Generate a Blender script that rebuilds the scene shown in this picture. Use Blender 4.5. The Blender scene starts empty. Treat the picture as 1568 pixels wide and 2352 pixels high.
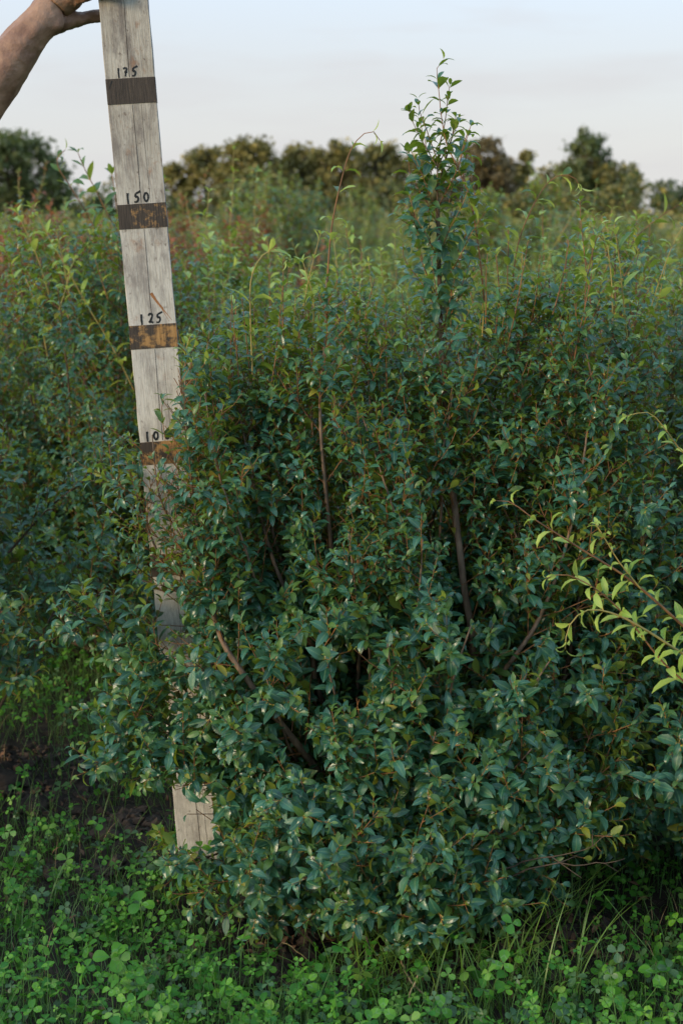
import bpy, math, random
import numpy as np
from mathutils import Vector, Matrix, noise

random.seed(7)
rng = np.random.default_rng(7)
R = math.radians
C = bpy.context.scene.collection
SC = bpy.context.scene

# ------------------------------------------------------------------ camera
F_PX, CX, CY = 50 / 36 * 2352, 784.0, 1176.0
H_CAM, PITCH = 1.48, R(11.86)
cam_d = bpy.data.cameras.new('camera')
cam = bpy.data.objects.new('camera', cam_d)
C.objects.link(cam)
cam.location = (0, 0, H_CAM)
cam.rotation_euler = (R(90) - PITCH, 0, 0)
cam_d.sensor_fit = 'VERTICAL'
cam_d.sensor_height = 36
cam_d.sensor_width = 24
cam_d.lens = 50
cam_d.clip_start = 0.05
cam_d.clip_end = 3000
cam_d.dof.use_dof = True
cam_d.dof.focus_distance = 2.78
cam_d.dof.aperture_fstop = 5.0
cam_d.dof.aperture_blades = 9
SC.camera = cam

# ------------------------------------------------------------------ world
SUN_EL, SUN_AZ = R(15), R(236)          # low evening sun behind the camera, a little to the left
w = bpy.data.worlds.new('World')
SC.world = w
w.use_nodes = True
nt = w.node_tree
nt.nodes.clear()
N = nt.nodes.new
L = nt.links.new
out = N('ShaderNodeOutputWorld')
bg = N('ShaderNodeBackground')
sky = N('ShaderNodeTexSky')
sky.sky_type = 'NISHITA'
sky.sun_disc = False
sky.sun_elevation = SUN_EL
sky.sun_rotation = SUN_AZ
sky.air_density = 1.0
sky.dust_density = 1.0
sky.ozone_density = 1.5
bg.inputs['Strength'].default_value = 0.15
tc = N('ShaderNodeTexCoord')
sep = N('ShaderNodeSeparateXYZ')
L(tc.outputs['Generated'], sep.inputs[0])
# thin evening veil: pale near the horizon, brighter and bluer overhead to light leaves
veil = N('ShaderNodeMapRange')
veil.inputs['From Min'].default_value = 0.0
veil.inputs['From Max'].default_value = 0.3
veil.inputs['To Min'].default_value = 0.9
veil.inputs['To Max'].default_value = 0.72
veil.interpolation_type = 'SMOOTHSTEP'
L(sep.outputs['Z'], veil.inputs['Value'])
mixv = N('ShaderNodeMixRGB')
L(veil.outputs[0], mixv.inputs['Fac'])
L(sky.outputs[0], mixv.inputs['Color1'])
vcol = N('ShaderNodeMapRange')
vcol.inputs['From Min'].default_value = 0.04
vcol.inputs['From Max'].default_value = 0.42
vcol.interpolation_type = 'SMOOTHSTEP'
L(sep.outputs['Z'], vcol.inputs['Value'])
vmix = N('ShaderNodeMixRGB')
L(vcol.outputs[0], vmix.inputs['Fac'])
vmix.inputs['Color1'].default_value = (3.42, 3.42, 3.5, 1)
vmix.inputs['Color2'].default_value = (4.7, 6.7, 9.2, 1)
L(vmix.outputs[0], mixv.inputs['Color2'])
# streaky high cloud
mp = N('ShaderNodeMapping')
mp.inputs['Scale'].default_value = (2.2, 2.2, 13)
mp.inputs['Rotation'].default_value = (0, R(9), 0)
mp.inputs['Location'].default_value = (0.15, 0.3, 0.4)
L(tc.outputs['Generated'], mp.inputs[0])
nz = N('ShaderNodeTexNoise')
nz.inputs['Scale'].default_value = 1.6
nz.inputs['Detail'].default_value = 5
nz.inputs['Roughness'].default_value = 0.55
L(mp.outputs[0], nz.inputs['Vector'])
cr = N('ShaderNodeValToRGB')
cr.color_ramp.elements[0].position = 0.47
cr.color_ramp.elements[0].color = (0, 0, 0, 1)
cr.color_ramp.elements[1].position = 0.68
cr.color_ramp.elements[1].color = (0.6, 0.6, 0.6, 1)
L(nz.outputs['Fac'], cr.inputs[0])
mixc = N('ShaderNodeMixRGB')
L(cr.outputs[0], mixc.inputs['Fac'])
L(mixv.outputs[0], mixc.inputs['Color1'])
mixc.inputs['Color2'].default_value = (3.2, 3.14, 3.2, 1)
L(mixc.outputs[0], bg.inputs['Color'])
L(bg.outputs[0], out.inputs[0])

# ------------------------------------------------------------------ sun
sd = bpy.data.lights.new('sun', 'SUN')
so = bpy.data.objects.new('sun', sd)
C.objects.link(so)
sd.energy = 2.6
sd.angle = R(18)
sd.color = (1.0, 0.78, 0.5)
# sun_rotation turns clockwise from +Y seen from above
sdir = Vector((math.sin(SUN_AZ) * math.cos(SUN_EL), math.cos(SUN_AZ) * math.cos(SUN_EL), math.sin(SUN_EL)))
so.rotation_euler = sdir.to_track_quat('Z', 'Y').to_euler()

# ------------------------------------------------------------------ exposure and sampling
vs = SC.view_settings
vs.view_transform = 'Standard'
vs.look = 'None'
vs.exposure = 0.55
vs.gamma = 1.0
vs.use_curve_mapping = False
SC.render.engine = 'CYCLES'
cy = SC.cycles
cy.max_bounces = 7
cy.diffuse_bounces = 3
cy.glossy_bounces = 2
cy.transmission_bounces = 4
cy.transparent_max_bounces = 4
cy.caustics_reflective = False
cy.caustics_refractive = False
cy.sample_clamp_indirect = 4
cy.use_denoising = True

# ------------------------------------------------------------------ picture <-> place
cT, sT = math.cos(PITCH), math.sin(PITCH)


def ray(x, y):
    a, b = (x - CX) / F_PX, (y - CY) / F_PX
    return np.array([a, cT - b * sT, -sT - b * cT])


def at(x, y, d):
    """the point at depth Y=d seen at pixel (x, y) of the 1568 x 2352 photograph"""
    r = ray(x, y)
    return np.array([0, 0, H_CAM]) + r * (d / r[1])


def ground_at(x, y):
    r = ray(x, y)
    return np.array([0, 0, H_CAM]) + r * (-H_CAM / r[2])


def project(P):
    P = np.asarray(P) - np.array([0, 0, H_CAM])
    D = P[..., 1] * cT - P[..., 2] * sT
    up = P[..., 1] * sT + P[..., 2] * cT
    D = np.maximum(D, 1e-3)
    return CX + F_PX * P[..., 0] / D, CY - F_PX * up / D, D


def nrm(v):
    v = np.asarray(v, float)
    return v / (np.linalg.norm(v) + 1e-12)


# ------------------------------------------------------------------ tagging
def tag(o, label=None, cat=None, group=None, kind=None):
    for k, v in (('label', label), ('category', cat), ('group', group), ('kind', kind)):
        if v:
            o[k] = v
    return o


def empty(name, loc, rz=0.0):
    o = bpy.data.objects.new(name, None)
    o.empty_display_size = 0.1
    C.objects.link(o)
    o.location = loc
    o.rotation_euler = (0, 0, rz)
    return o


def link(name, me, parent=None):
    """a mesh given in world coordinates, put under its parent without moving"""
    o = bpy.data.objects.new(name, me)
    C.objects.link(o)
    if parent is not None:
        o.parent = parent
    return o


def tri_mesh(name, V, T, mats, uv=None, mi=None, smooth=True):
    me = bpy.data.meshes.new(name)
    V = np.asarray(V, np.float32)
    T = np.asarray(T, np.int32)
    me.vertices.add(len(V))
    me.vertices.foreach_set('co', V.ravel())
    me.loops.add(T.size)
    me.loops.foreach_set('vertex_index', T.ravel())
    me.polygons.add(len(T))
    me.polygons.foreach_set('loop_start', np.arange(0, T.size, 3, dtype=np.int32))
    me.polygons.foreach_set('loop_total', np.full(len(T), 3, np.int32))
    for m in mats:
        me.materials.append(m)
    if mi is not None:
        me.polygons.foreach_set('material_index', np.asarray(mi, np.int32))
    me.polygons.foreach_set('use_smooth', np.full(len(T), bool(smooth)))
    me.update(calc_edges=True)
    if uv is not None:
        lay = me.uv_layers.new(name='UVMap')
        lay.data.foreach_set('uv', np.asarray(uv, np.float32)[T.ravel()].ravel())
    return me


# ------------------------------------------------------------------ materials
def new_mat(name):
    m = bpy.data.materials.new(name)
    m.use_nodes = True
    m.node_tree.nodes.clear()
    return m, m.node_tree.nodes.new, m.node_tree.links.new


def rand_value(n, l):
    g = n('ShaderNodeNewGeometry')
    oi = n('ShaderNodeObjectInfo')
    a = n('ShaderNodeMath')
    a.operation = 'ADD'
    l(g.outputs['Random Per Island'], a.inputs[0])
    l(oi.outputs['Random'], a.inputs[1])
    f = n('ShaderNodeMath')
    f.operation = 'FRACT'
    l(a.outputs[0], f.inputs[0])
    return f.outputs[0], g


def leaf_mat(name, c0, c1, back, trans, tfac=0.28, rough=0.4, rib=(0.14, 0.2, 0.07), stalk=(0.55, 0.36, 0.06), spec=0.5, chevron=None):
    m, n, l = new_mat(name)
    rv, geo = rand_value(n, l)
    mix = n('ShaderNodeMixRGB')
    l(rv, mix.inputs['Fac'])
    mix.inputs['Color1'].default_value = (*c0, 1)
    mix.inputs['Color2'].default_value = (*c1, 1)
    uv = n('ShaderNodeUVMap')
    uv.uv_map = 'UVMap'
    sp = n('ShaderNodeSeparateXYZ')
    l(uv.outputs[0], sp.inputs[0])
    # midrib
    s = n('ShaderNodeMath'); s.operation = 'SUBTRACT'; s.inputs[1].default_value = 0.5
    l(sp.outputs['X'], s.inputs[0])
    ab = n('ShaderNodeMath'); ab.operation = 'ABSOLUTE'
    l(s.outputs[0], ab.inputs[0])
    mr = n('ShaderNodeMapRange')
    mr.inputs['From Min'].default_value = 0.015
    mr.inputs['From Max'].default_value = 0.07
    mr.inputs['To Min'].default_value = 0.75
    mr.inputs['To Max'].default_value = 0.0
    l(ab.outputs[0], mr.inputs['Value'])
    m2 = n('ShaderNodeMixRGB')
    l(mr.outputs[0], m2.inputs['Fac'])
    l(mix.outputs[0], m2.inputs['Color1'])
    m2.inputs['Color2'].default_value = (*rib, 1)
    last = m2.outputs[0]
    if chevron:
        # pale V across each leaflet: a band of v shifted by |u|
        ad = n('ShaderNodeMath'); ad.operation = 'MULTIPLY_ADD'
        l(ab.outputs[0], ad.inputs[0]); ad.inputs[1].default_value = 0.7
        l(sp.outputs['Y'], ad.inputs[2])
        d = n('ShaderNodeMath'); d.operation = 'SUBTRACT'; d.inputs[1].default_value = 0.55
        l(ad.outputs[0], d.inputs[0])
        da = n('ShaderNodeMath'); da.operation = 'ABSOLUTE'
        l(d.outputs[0], da.inputs[0])
        r2 = n('ShaderNodeMapRange')
        r2.inputs['From Min'].default_value = 0.02
        r2.inputs['From Max'].default_value = 0.09
        r2.inputs['To Min'].default_value = 0.55
        r2.inputs['To Max'].default_value = 0
        l(da.outputs[0], r2.inputs['Value'])
        gate = n('ShaderNodeMath'); gate.operation = 'GREATER_THAN'; gate.inputs[1].default_value = 0.45
        l(rv, gate.inputs[0])
        gm = n('ShaderNodeMath'); gm.operation = 'MULTIPLY'
        l(gate.outputs[0], gm.inputs[0]); l(r2.outputs[0], gm.inputs[1])
        mch = n('ShaderNodeMixRGB')
        l(gm.outputs[0], mch.inputs['Fac'])
        l(last, mch.inputs['Color1'])
        mch.inputs['Color2'].default_value = (*chevron, 1)
        last = mch.outputs[0]
    # leaf stalk
    st = n('ShaderNodeMapRange')
    st.inputs['From Min'].default_value = 0.07
    st.inputs['From Max'].default_value = 0.19
    st.inputs['To Min'].default_value = 1
    st.inputs['To Max'].default_value = 0
    l(sp.outputs['Y'], st.inputs['Value'])
    bk = n('ShaderNodeMixRGB')
    l(geo.outputs['Backfacing'], bk.inputs['Fac'])
    l(last, bk.inputs['Color1'])
    bk.inputs['Color2'].default_value = (*back, 1)
    m3 = n('ShaderNodeMixRGB')
    l(st.outputs[0], m3.inputs['Fac'])
    l(bk.outputs[0], m3.inputs['Color1'])
    m3.inputs['Color2'].default_value = (*stalk, 1)
    b = n('ShaderNodeBsdfPrincipled')
    l(m3.outputs[0], b.inputs['Base Color'])
    b.inputs['Roughness'].default_value = rough
    b.inputs['Specular IOR Level'].default_value = spec
    # faint puckering of the blade
    tcn = n('ShaderNodeTexCoord')
    no = n('ShaderNodeTexNoise')
    no.inputs['Scale'].default_value = 160
    l(tcn.outputs['Object'], no.inputs['Vector'])
    bp = n('ShaderNodeBump')
    bp.inputs['Strength'].default_value = 0.22
    bp.inputs['Distance'].default_value = 0.004
    l(no.outputs['Fac'], bp.inputs['Height'])
    l(bp.outputs[0], b.inputs['Normal'])
    t = n('ShaderNodeBsdfTranslucent')
    t.inputs['Color'].default_value = (*trans, 1)
    ms = n('ShaderNodeMixShader')
    ms.inputs['Fac'].default_value = tfac
    l(b.outputs[0], ms.inputs[1])
    l(t.outputs[0], ms.inputs[2])
    o = n('ShaderNodeOutputMaterial')
    l(ms.outputs[0], o.inputs[0])
    return m


def rough_mat(name, c0, c1, scale=30, rough=0.8, bump=0.4, dist=0.01, detail=6, stretch=None, spec=0.3):
    m, n, l = new_mat(name)
    tcn = n('ShaderNodeTexCoord')
    v = tcn.outputs['Object']
    if stretch:
        mpn = n('ShaderNodeMapping')
        mpn.inputs['Scale'].default_value = stretch
        l(v, mpn.inputs[0])
        v = mpn.outputs[0]
    no = n('ShaderNodeTexNoise')
    no.inputs['Scale'].default_value = scale
    no.inputs['Detail'].default_value = detail
    l(v, no.inputs['Vector'])
    r = n('ShaderNodeValToRGB')
    r.color_ramp.elements[0].position = 0.3
    r.color_ramp.elements[0].color = (*c0, 1)
    r.color_ramp.elements[1].position = 0.7
    r.color_ramp.elements[1].color = (*c1, 1)
    l(no.outputs['Fac'], r.inputs[0])
    b = n('ShaderNodeBsdfPrincipled')
    l(r.outputs[0], b.inputs['Base Color'])
    b.inputs['Roughness'].default_value = rough
    b.inputs['Specular IOR Level'].default_value = spec
    if bump:
        bp = n('ShaderNodeBump')
        bp.inputs['Strength'].default_value = bump
        bp.inputs['Distance'].default_value = dist
        l(no.outputs['Fac'], bp.inputs['Height'])
        l(bp.outputs[0], b.inputs['Normal'])
    o = n('ShaderNodeOutputMaterial')
    l(b.outputs[0], o.inputs[0])
    return m


M = {}
M['leaf'] = leaf_mat('glossy_leaf', (0.007, 0.056, 0.04), (0.044, 0.15, 0.092), (0.19, 0.26, 0.05), (0.32, 0.44, 0.03), 0.26, 0.31, rib=(0.15, 0.26, 0.12), spec=0.55)
M['leaf_mid'] = leaf_mat('midgreen_leaf', (0.04, 0.115, 0.035), (0.09, 0.18, 0.04), (0.17, 0.24, 0.045), (0.33, 0.42, 0.04), 0.3, 0.42)
M['leaf_young'] = leaf_mat('young_leaf', (0.17, 0.31, 0.05), (0.34, 0.45, 0.09), (0.36, 0.44, 0.09), (0.55, 0.6, 0.1), 0.35, 0.4, rib=(0.35, 0.42, 0.12))
M['leaf_gold'] = leaf_mat('yellowed_leaf', (0.25, 0.22, 0.02), (0.16, 0.2, 0.02), (0.3, 0.27, 0.05), (0.55, 0.5, 0.06), 0.35, 0.5)
M['leaf_far'] = leaf_mat('field_leaf', (0.05, 0.065, 0.03), (0.12, 0.115, 0.05), (0.16, 0.15, 0.06), (0.4, 0.42, 0.08), 0.32, 0.5)
M['leaf_red'] = leaf_mat('russet_leaf', (0.2, 0.06, 0.03), (0.32, 0.12, 0.06), (0.35, 0.14, 0.08), (0.5, 0.16, 0.06), 0.3, 0.6, rib=(0.3, 0.15, 0.08))
M['clover'] = leaf_mat('clover_leaf', (0.021, 0.125, 0.013), (0.115, 0.3, 0.022), (0.09, 0.22, 0.05), (0.14, 0.45, 0.02), 0.25, 0.55, rib=(0.05, 0.16, 0.04), stalk=(0.06, 0.16, 0.03), spec=0.35, chevron=(0.16, 0.3, 0.12))
M['clover_dull'] = leaf_mat('dull_clover', (0.03, 0.09, 0.03), (0.07, 0.14, 0.05), (0.09, 0.15, 0.06), (0.12, 0.3, 0.04), 0.2, 0.5, rib=(0.08, 0.15, 0.06), stalk=(0.08, 0.14, 0.04), spec=0.5)
M['clover_pale'] = leaf_mat('pale_clover', (0.08, 0.23, 0.03), (0.16, 0.3, 0.05), (0.15, 0.27, 0.06), (0.3, 0.5, 0.05), 0.3, 0.5, rib=(0.2, 0.32, 0.1), stalk=(0.15, 0.22, 0.06), spec=0.4)
M['grass'] = leaf_mat('grass_blade', (0.03, 0.11, 0.02), (0.09, 0.19, 0.03), (0.07, 0.15, 0.03), (0.2, 0.4, 0.04), 0.25, 0.5, rib=(0.06, 0.15, 0.03), stalk=(0.09, 0.15, 0.04))
M['grass_long'] = leaf_mat('long_grass_blade', (0.08, 0.2, 0.03), (0.2, 0.32, 0.05), (0.12, 0.22, 0.04), (0.3, 0.5, 0.05), 0.25, 0.45, rib=(0.15, 0.28, 0.06), stalk=(0.2, 0.25, 0.08))
M['straw'] = rough_mat('dry_straw', (0.2, 0.14, 0.07), (0.36, 0.27, 0.14), 60, 0.8, 0.2)
M['bark'] = rough_mat('shrub_bark', (0.09, 0.063, 0.045), (0.23, 0.158, 0.108), 70, 0.85, 0.6, 0.006, stretch=(1, 1, 0.35))
M['twig'] = rough_mat('young_twig', (0.1, 0.05, 0.028), (0.28, 0.13, 0.05), 50, 0.6, 0.15, 0.003)
M['twig_green'] = rough_mat('green_twig', (0.2, 0.2, 0.05), (0.36, 0.24, 0.08), 12, 0.55, 0.1, 0.003)
M['dead'] = rough_mat('dead_wood', (0.04, 0.03, 0.022), (0.105, 0.072, 0.05), 60, 0.9, 0.5, 0.005)
M['trunk'] = rough_mat('tree_bark', (0.05, 0.04, 0.03), (0.12, 0.09, 0.06), 6, 0.9, 0.6, 0.05)
M['soil'] = rough_mat('dark_soil', (0.012, 0.009, 0.007), (0.05, 0.036, 0.027), 26, 0.95, 0.9, 0.02, detail=10)
M['clod'] = rough_mat('soil_clod', (0.025, 0.019, 0.015), (0.085, 0.062, 0.048), 40, 0.95, 0.9, 0.01, detail=10)
M['litter'] = leaf_mat('fallen_leaf', (0.1, 0.05, 0.025), (0.26, 0.13, 0.07), (0.2, 0.12, 0.08), (0.2, 0.1, 0.04), 0.1, 0.7, rib=(0.2, 0.12, 0.07), stalk=(0.15, 0.09, 0.05))
M['stalk_green'] = rough_mat('clover_stalk', (0.04, 0.12, 0.03), (0.1, 0.2, 0.05), 30, 0.6, 0)
M['tree_leaf'] = leaf_mat('tree_leaf', (0.14, 0.122, 0.026), (0.38, 0.3, 0.07), (0.12, 0.11, 0.03), (0.2, 0.19, 0.03), 0.2, 0.6, rib=(0.09, 0.1, 0.02), stalk=(0.09, 0.08, 0.02))
M['tree_leaf_green'] = leaf_mat('tree_leaf_green', (0.055, 0.085, 0.025), (0.12, 0.14, 0.045), (0.09, 0.11, 0.03), (0.15, 0.2, 0.03), 0.2, 0.6, rib=(0.06, 0.09, 0.02), stalk=(0.07, 0.08, 0.02))
M['tree_leaf_brown'] = leaf_mat('tree_leaf_brown', (0.1, 0.075, 0.028), (0.2, 0.15, 0.055), (0.13, 0.1, 0.04), (0.2, 0.15, 0.04), 0.2, 0.6, rib=(0.1, 0.08, 0.03), stalk=(0.1, 0.07, 0.03))
M['ink'] = rough_mat('marker_ink', (0.006, 0.008, 0.01), (0.018, 0.02, 0.022), 200, 0.6, 0)


# ------------------------------------------------------------------ leaf shapes
def leaf_shape(curl, fold, wid, stations):
    """blade along +Y with its face to +Z; returns verts, tris, uv"""
    V, U = [], []
    idx = []
    for (t, wd) in stations:
        a = curl * t
        if abs(curl) > 1e-4:
            y, z = math.sin(a) / curl, -(1 - math.cos(a)) / curl
        else:
            y, z = t, 0
        nx = (math.sin(a), math.cos(a))       # local normal in (y, z)
        if wd == 0:
            idx.append([len(V)])
            V.append((0, y, z)); U.append((0.5, t))
        else:
            h = wd * wid * 0.5
            lift = fold * h
            ids = []
            for s in (-1, 0, 1):
                k = lift if s else 0.0
                ids.append(len(V))
                V.append((s * h, y + nx[0] * k, z + nx[1] * k)); U.append((0.5 + 0.5 * s, t))
            idx.append(ids)
    T = []
    for a, b in zip(idx[:-1], idx[1:]):
        if len(a) == 1 and len(b) == 3:
            T += [(a[0], b[1], b[0]), (a[0], b[2], b[1])]
        elif len(a) == 3 and len(b) == 3:
            for k in (0, 1):
                T += [(a[k], a[k + 1], b[k + 1]), (a[k], b[k + 1], b[k])]
        else:
            T += [(a[0], a[1], b[0]), (a[1], a[2], b[0])]
    return np.array(V, float), np.array(T), np.array(U, float)


FULL = [(0, 0), (0.1, 0.1), (0.32, 0.8), (0.55, 1.0), (0.8, 0.62), (1, 0)]
LITE = [(0, 0), (0.38, 0.95), (0.72, 0.8), (1, 0)]
QUICK = [(0, 0), (0.5, 1.0), (1, 0)]
SHAPES = [leaf_shape(c, f, wv, FULL) for c, f, wv in
          ((0.8, 0.28, 0.37), (1.2, 0.3, 0.36), (1.7, 0.35, 0.36), (0.5, 0.25, 0.39), (2.1, 0.4, 0.36), (1.4, 0.2, 0.4))]
SHAPES_SLIM = [leaf_shape(c, f, wv, FULL) for c, f, wv in ((0.9, 0.4, 0.29), (1.3, 0.45, 0.27), (1.8, 0.5, 0.28), (1.5, 0.3, 0.31), (0.6, 0.35, 0.3), (2.2, 0.5, 0.27))]
SHAPES_LITE = [leaf_shape(c, f, wv, LITE) for c, f, wv in ((0.8, 0.28, 0.4), (1.2, 0.3, 0.38), (1.7, 0.35, 0.38), (0.5, 0.25, 0.4), (2.1, 0.4, 0.38), (1.4, 0.2, 0.42))]
SHAPES_QUICK = [leaf_shape(c, 0.3, 0.55, QUICK) for c in (0.5, 1.0, 1.5)]


class Leaves:
    """blades waiting to be turned into geometry"""
    def __init__(self):
        self.p, self.d, self.n, self.s, self.m = [], [], [], [], []

    def add(self, p, d, n, s, m=0):
        self.p.append(p); self.d.append(d); self.n.append(n); self.s.append(s); self.m.append(m)

    def frames(self):
        P = np.array(self.p); D = np.array(self.d); Nn = np.array(self.n)
        S = np.array(self.s); Mi = np.array(self.m)
        D /= np.linalg.norm(D, axis=1)[:, None] + 1e-9
        Nn = Nn - (Nn * D).sum(1)[:, None] * D
        Nn /= np.linalg.norm(Nn, axis=1)[:, None] + 1e-9
        X = np.cross(D, Nn)
        return P, X, D, Nn, S, Mi


def foliage_mesh(name, fr, keep, shapes, mats, coarse=None, coarse_shapes=None):
    P, X, D, Nn, S, Mi = [a[keep] for a in fr]
    k = rng.integers(0, len(shapes), len(P))
    if coarse is not None:
        k = np.where(coarse[keep], len(shapes) + rng.integers(0, len(coarse_shapes), len(P)), k)
        shapes = list(shapes) + list(coarse_shapes)
    Vs, Ts, Us, Ms = [], [], [], []
    off = 0
    for i, (v, t, u) in enumerate(shapes):
        sel = np.where(k == i)[0]
        if not len(sel):
            continue
        s = S[sel][:, None, None]
        W = P[sel][:, None, :] + s * (v[None, :, 0:1] * X[sel][:, None, :] + v[None, :, 1:2] * D[sel][:, None, :] + v[None, :, 2:3] * Nn[sel][:, None, :])
        nv = len(v)
        Vs.append(W.reshape(-1, 3))
        T = t[None] + (np.arange(len(sel)) * nv)[:, None, None] + off
        Ts.append(T.reshape(-1, 3))
        Us.append(np.tile(u, (len(sel), 1)))
        Ms.append(np.repeat(Mi[sel], len(t)))
        off += nv * len(sel)
    return tri_mesh(name, np.concatenate(Vs), np.concatenate(Ts), mats, np.concatenate(Us), np.concatenate(Ms))


_leafdata = {}


def leaf_object(parent, fr, i, mats, base, shapes=SHAPES, name='leaf'):
    key = (int(fr[5][i]), random.randrange(len(shapes)), mats[0].name, id(shapes))
    if key not in _leafdata:
        v, t, u = shapes[key[1]]
        _leafdata[key] = tri_mesh('leaf', v, t, [mats[key[0]]], u)
    o = bpy.data.objects.new(name, _leafdata[key])
    C.objects.link(o)
    o.parent = parent
    s = float(fr[4][i])
    m = Matrix.Identity(4)
    for c, ax in enumerate((fr[1][i], fr[2][i], fr[3][i])):
        for r_ in range(3):
            m[r_][c] = float(ax[r_]) * s
    for r_ in range(3):
        m[r_][3] = float(fr[0][i][r_] - base[r_])
    o.matrix_local = m
    return o


# ------------------------------------------------------------------ tubes
class Tubes:
    def __init__(self):
        self.V, self.T, self.Mi = [], [], []

    def add(self, pts, r0, r1, sides=5, mi=0, power=1.0):
        pts = np.asarray(pts, float)
        n = len(pts)
        tan = np.gradient(pts, axis=0)
        ref = np.array([0.31, 0.95, 0.12])
        base = len(self.V)
        for i in range(n):
            t = tan[i] / (np.linalg.norm(tan[i]) + 1e-9)
            a = np.cross(t, ref); a /= np.linalg.norm(a) + 1e-9
            b = np.cross(t, a)
            r = r0 + (r1 - r0) * (i / (n - 1)) ** power
            for k in range(sides):
                an = 2 * math.pi * k / sides
                self.V.append(pts[i] + r * (math.cos(an) * a + math.sin(an) * b))
        for i in range(n - 1):
            for k in range(sides):
                k2 = (k + 1) % sides
                a, b = base + i * sides + k, base + i * sides + k2
                c, d = a + sides, b + sides
                self.T += [(a, b, d), (a, d, c)]
                self.Mi += [mi, mi]
        if sides == 3:
            return
        # closed end
        e = len(self.V)
        self.V.append(pts[-1] + tan[-1] / (np.linalg.norm(tan[-1]) + 1e-9) * r1)
        for k in range(sides):
            self.T.append((base + (n - 1) * sides + k, base + (n - 1) * sides + (k + 1) % sides, e))
            self.Mi.append(mi)

    def mesh(self, name, mats, off=None):
        V = np.array(self.V)
        if off is not None:
            V = V - np.asarray(off)
        return tri_mesh(name, V, self.T, mats, None, self.Mi)


def spline(pts, step):
    """smooth resampling of a coarse polyline"""
    P = np.asarray(pts, float)
    if len(P) == 2:
        Q = P
    else:
        Q = [P[0]]
        E = np.vstack([2 * P[0] - P[1], P, 2 * P[-1] - P[-2]])
        for i in range(1, len(E) - 2):
            for t in np.linspace(0, 1, 7)[1:]:
                p0, p1, p2, p3 = E[i - 1:i + 3]
                Q.append(0.5 * ((2 * p1) + (-p0 + p2) * t + (2 * p0 - 5 * p1 + 4 * p2 - p3) * t * t + (-p0 + 3 * p1 - 3 * p2 + p3) * t ** 3))
        Q = np.array(Q)
    seg = np.linalg.norm(np.diff(Q, axis=0), axis=1)
    s = np.concatenate([[0], np.cumsum(seg)])
    n = max(2, int(s[-1] / step) + 1)
    u = np.linspace(0, s[-1], n)
    return np.stack([np.interp(u, s, Q[:, k]) for k in range(3)], 1), s[-1]


UP = np.array([0, 0, 1.0])


def perp(t):
    a = np.cross(t, UP if abs(t[2]) < 0.9 else np.array([1.0, 0, 0]))
    a /= np.linalg.norm(a) + 1e-9
    return a, np.cross(t, a)


def pairs_along(lv, pts, length, start, spacing, size, mat_fn, open_ang=46, phase=None, drop=0.0, tip=True):
    """opposite leaves along a twig, each pair turned a quarter from the last"""
    n = len(pts)
    s = start * length
    ph = random.uniform(0, math.pi) if phase is None else phase
    k = 0
    while s <= length:
        f = s / length
        x = f * (n - 1)
        i = min(int(x), n - 2)
        fr = x - i
        p = pts[i] * (1 - fr) + pts[i + 1] * fr
        t = nrm(pts[i + 1] - pts[i])
        a, b = perp(t)
        near_tip = (length - s)
        young = max(0.0, 1 - near_tip / (2.2 * spacing))
        an = R(open_ang - 18 * young + random.uniform(-12, 12))
        sz = size * (1 - 0.4 * young) * random.uniform(0.62, 1.18) * (0.88 if p[2] > 0.75 else 1.12)
        for side in (0, math.pi):
            if random.random() < drop:
                continue
            q = ph + k * math.pi / 2 + side + random.uniform(-0.3, 0.3)
            rad = math.cos(q) * a + math.sin(q) * b
            d = t * math.cos(an) + rad * math.sin(an)
            nn = t * 0.9 + UP * (0.12 if t[2] > 0.7 else 0.45) + rng.normal(0, 0.2, 3)
            lv.add(p, d, nn, sz, mat_fn(f, near_tip))
        s += spacing * random.uniform(0.8, 1.2)
        k += 1
    if tip:
        t = nrm(pts[-1] - pts[-2])
        a, b = perp(t)
        q = ph + k * math.pi / 2
        for side in (0, math.pi):
            rad = math.cos(q + side) * a + math.sin(q + side) * b
            lv.add(pts[-1], t * 0.85 + rad * 0.5, t * 0.4 + UP * 0.4 - rad * 0.5, size * random.uniform(0.4, 0.6), mat_fn(1.0, 0))


def few(p, n):
    return p[np.unique(np.round(np.linspace(0, len(p) - 1, min(n, len(p)))).astype(int))]


def twig_path(p, d, length, lift, step=0.02, wob=0.12):
    n = max(3, int(length / step) + 1)
    pts = [np.array(p, float)]
    d = nrm(d)
    st = length / (n - 1)
    for i in range(n - 1):
        d = nrm(d + UP * lift * st * 8 + rng.normal(0, wob, 3) * st * 12)
        pts.append(pts[-1] + d * st)
    return np.array(pts)


def shrub_mats(f, near_tip):
    u = random.random()
    if near_tip < 0.022 and u < 0.6:
        return 1
    if u < 0.09:
        return 1
    if u > 0.993:
        return 3
    return 0


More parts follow.
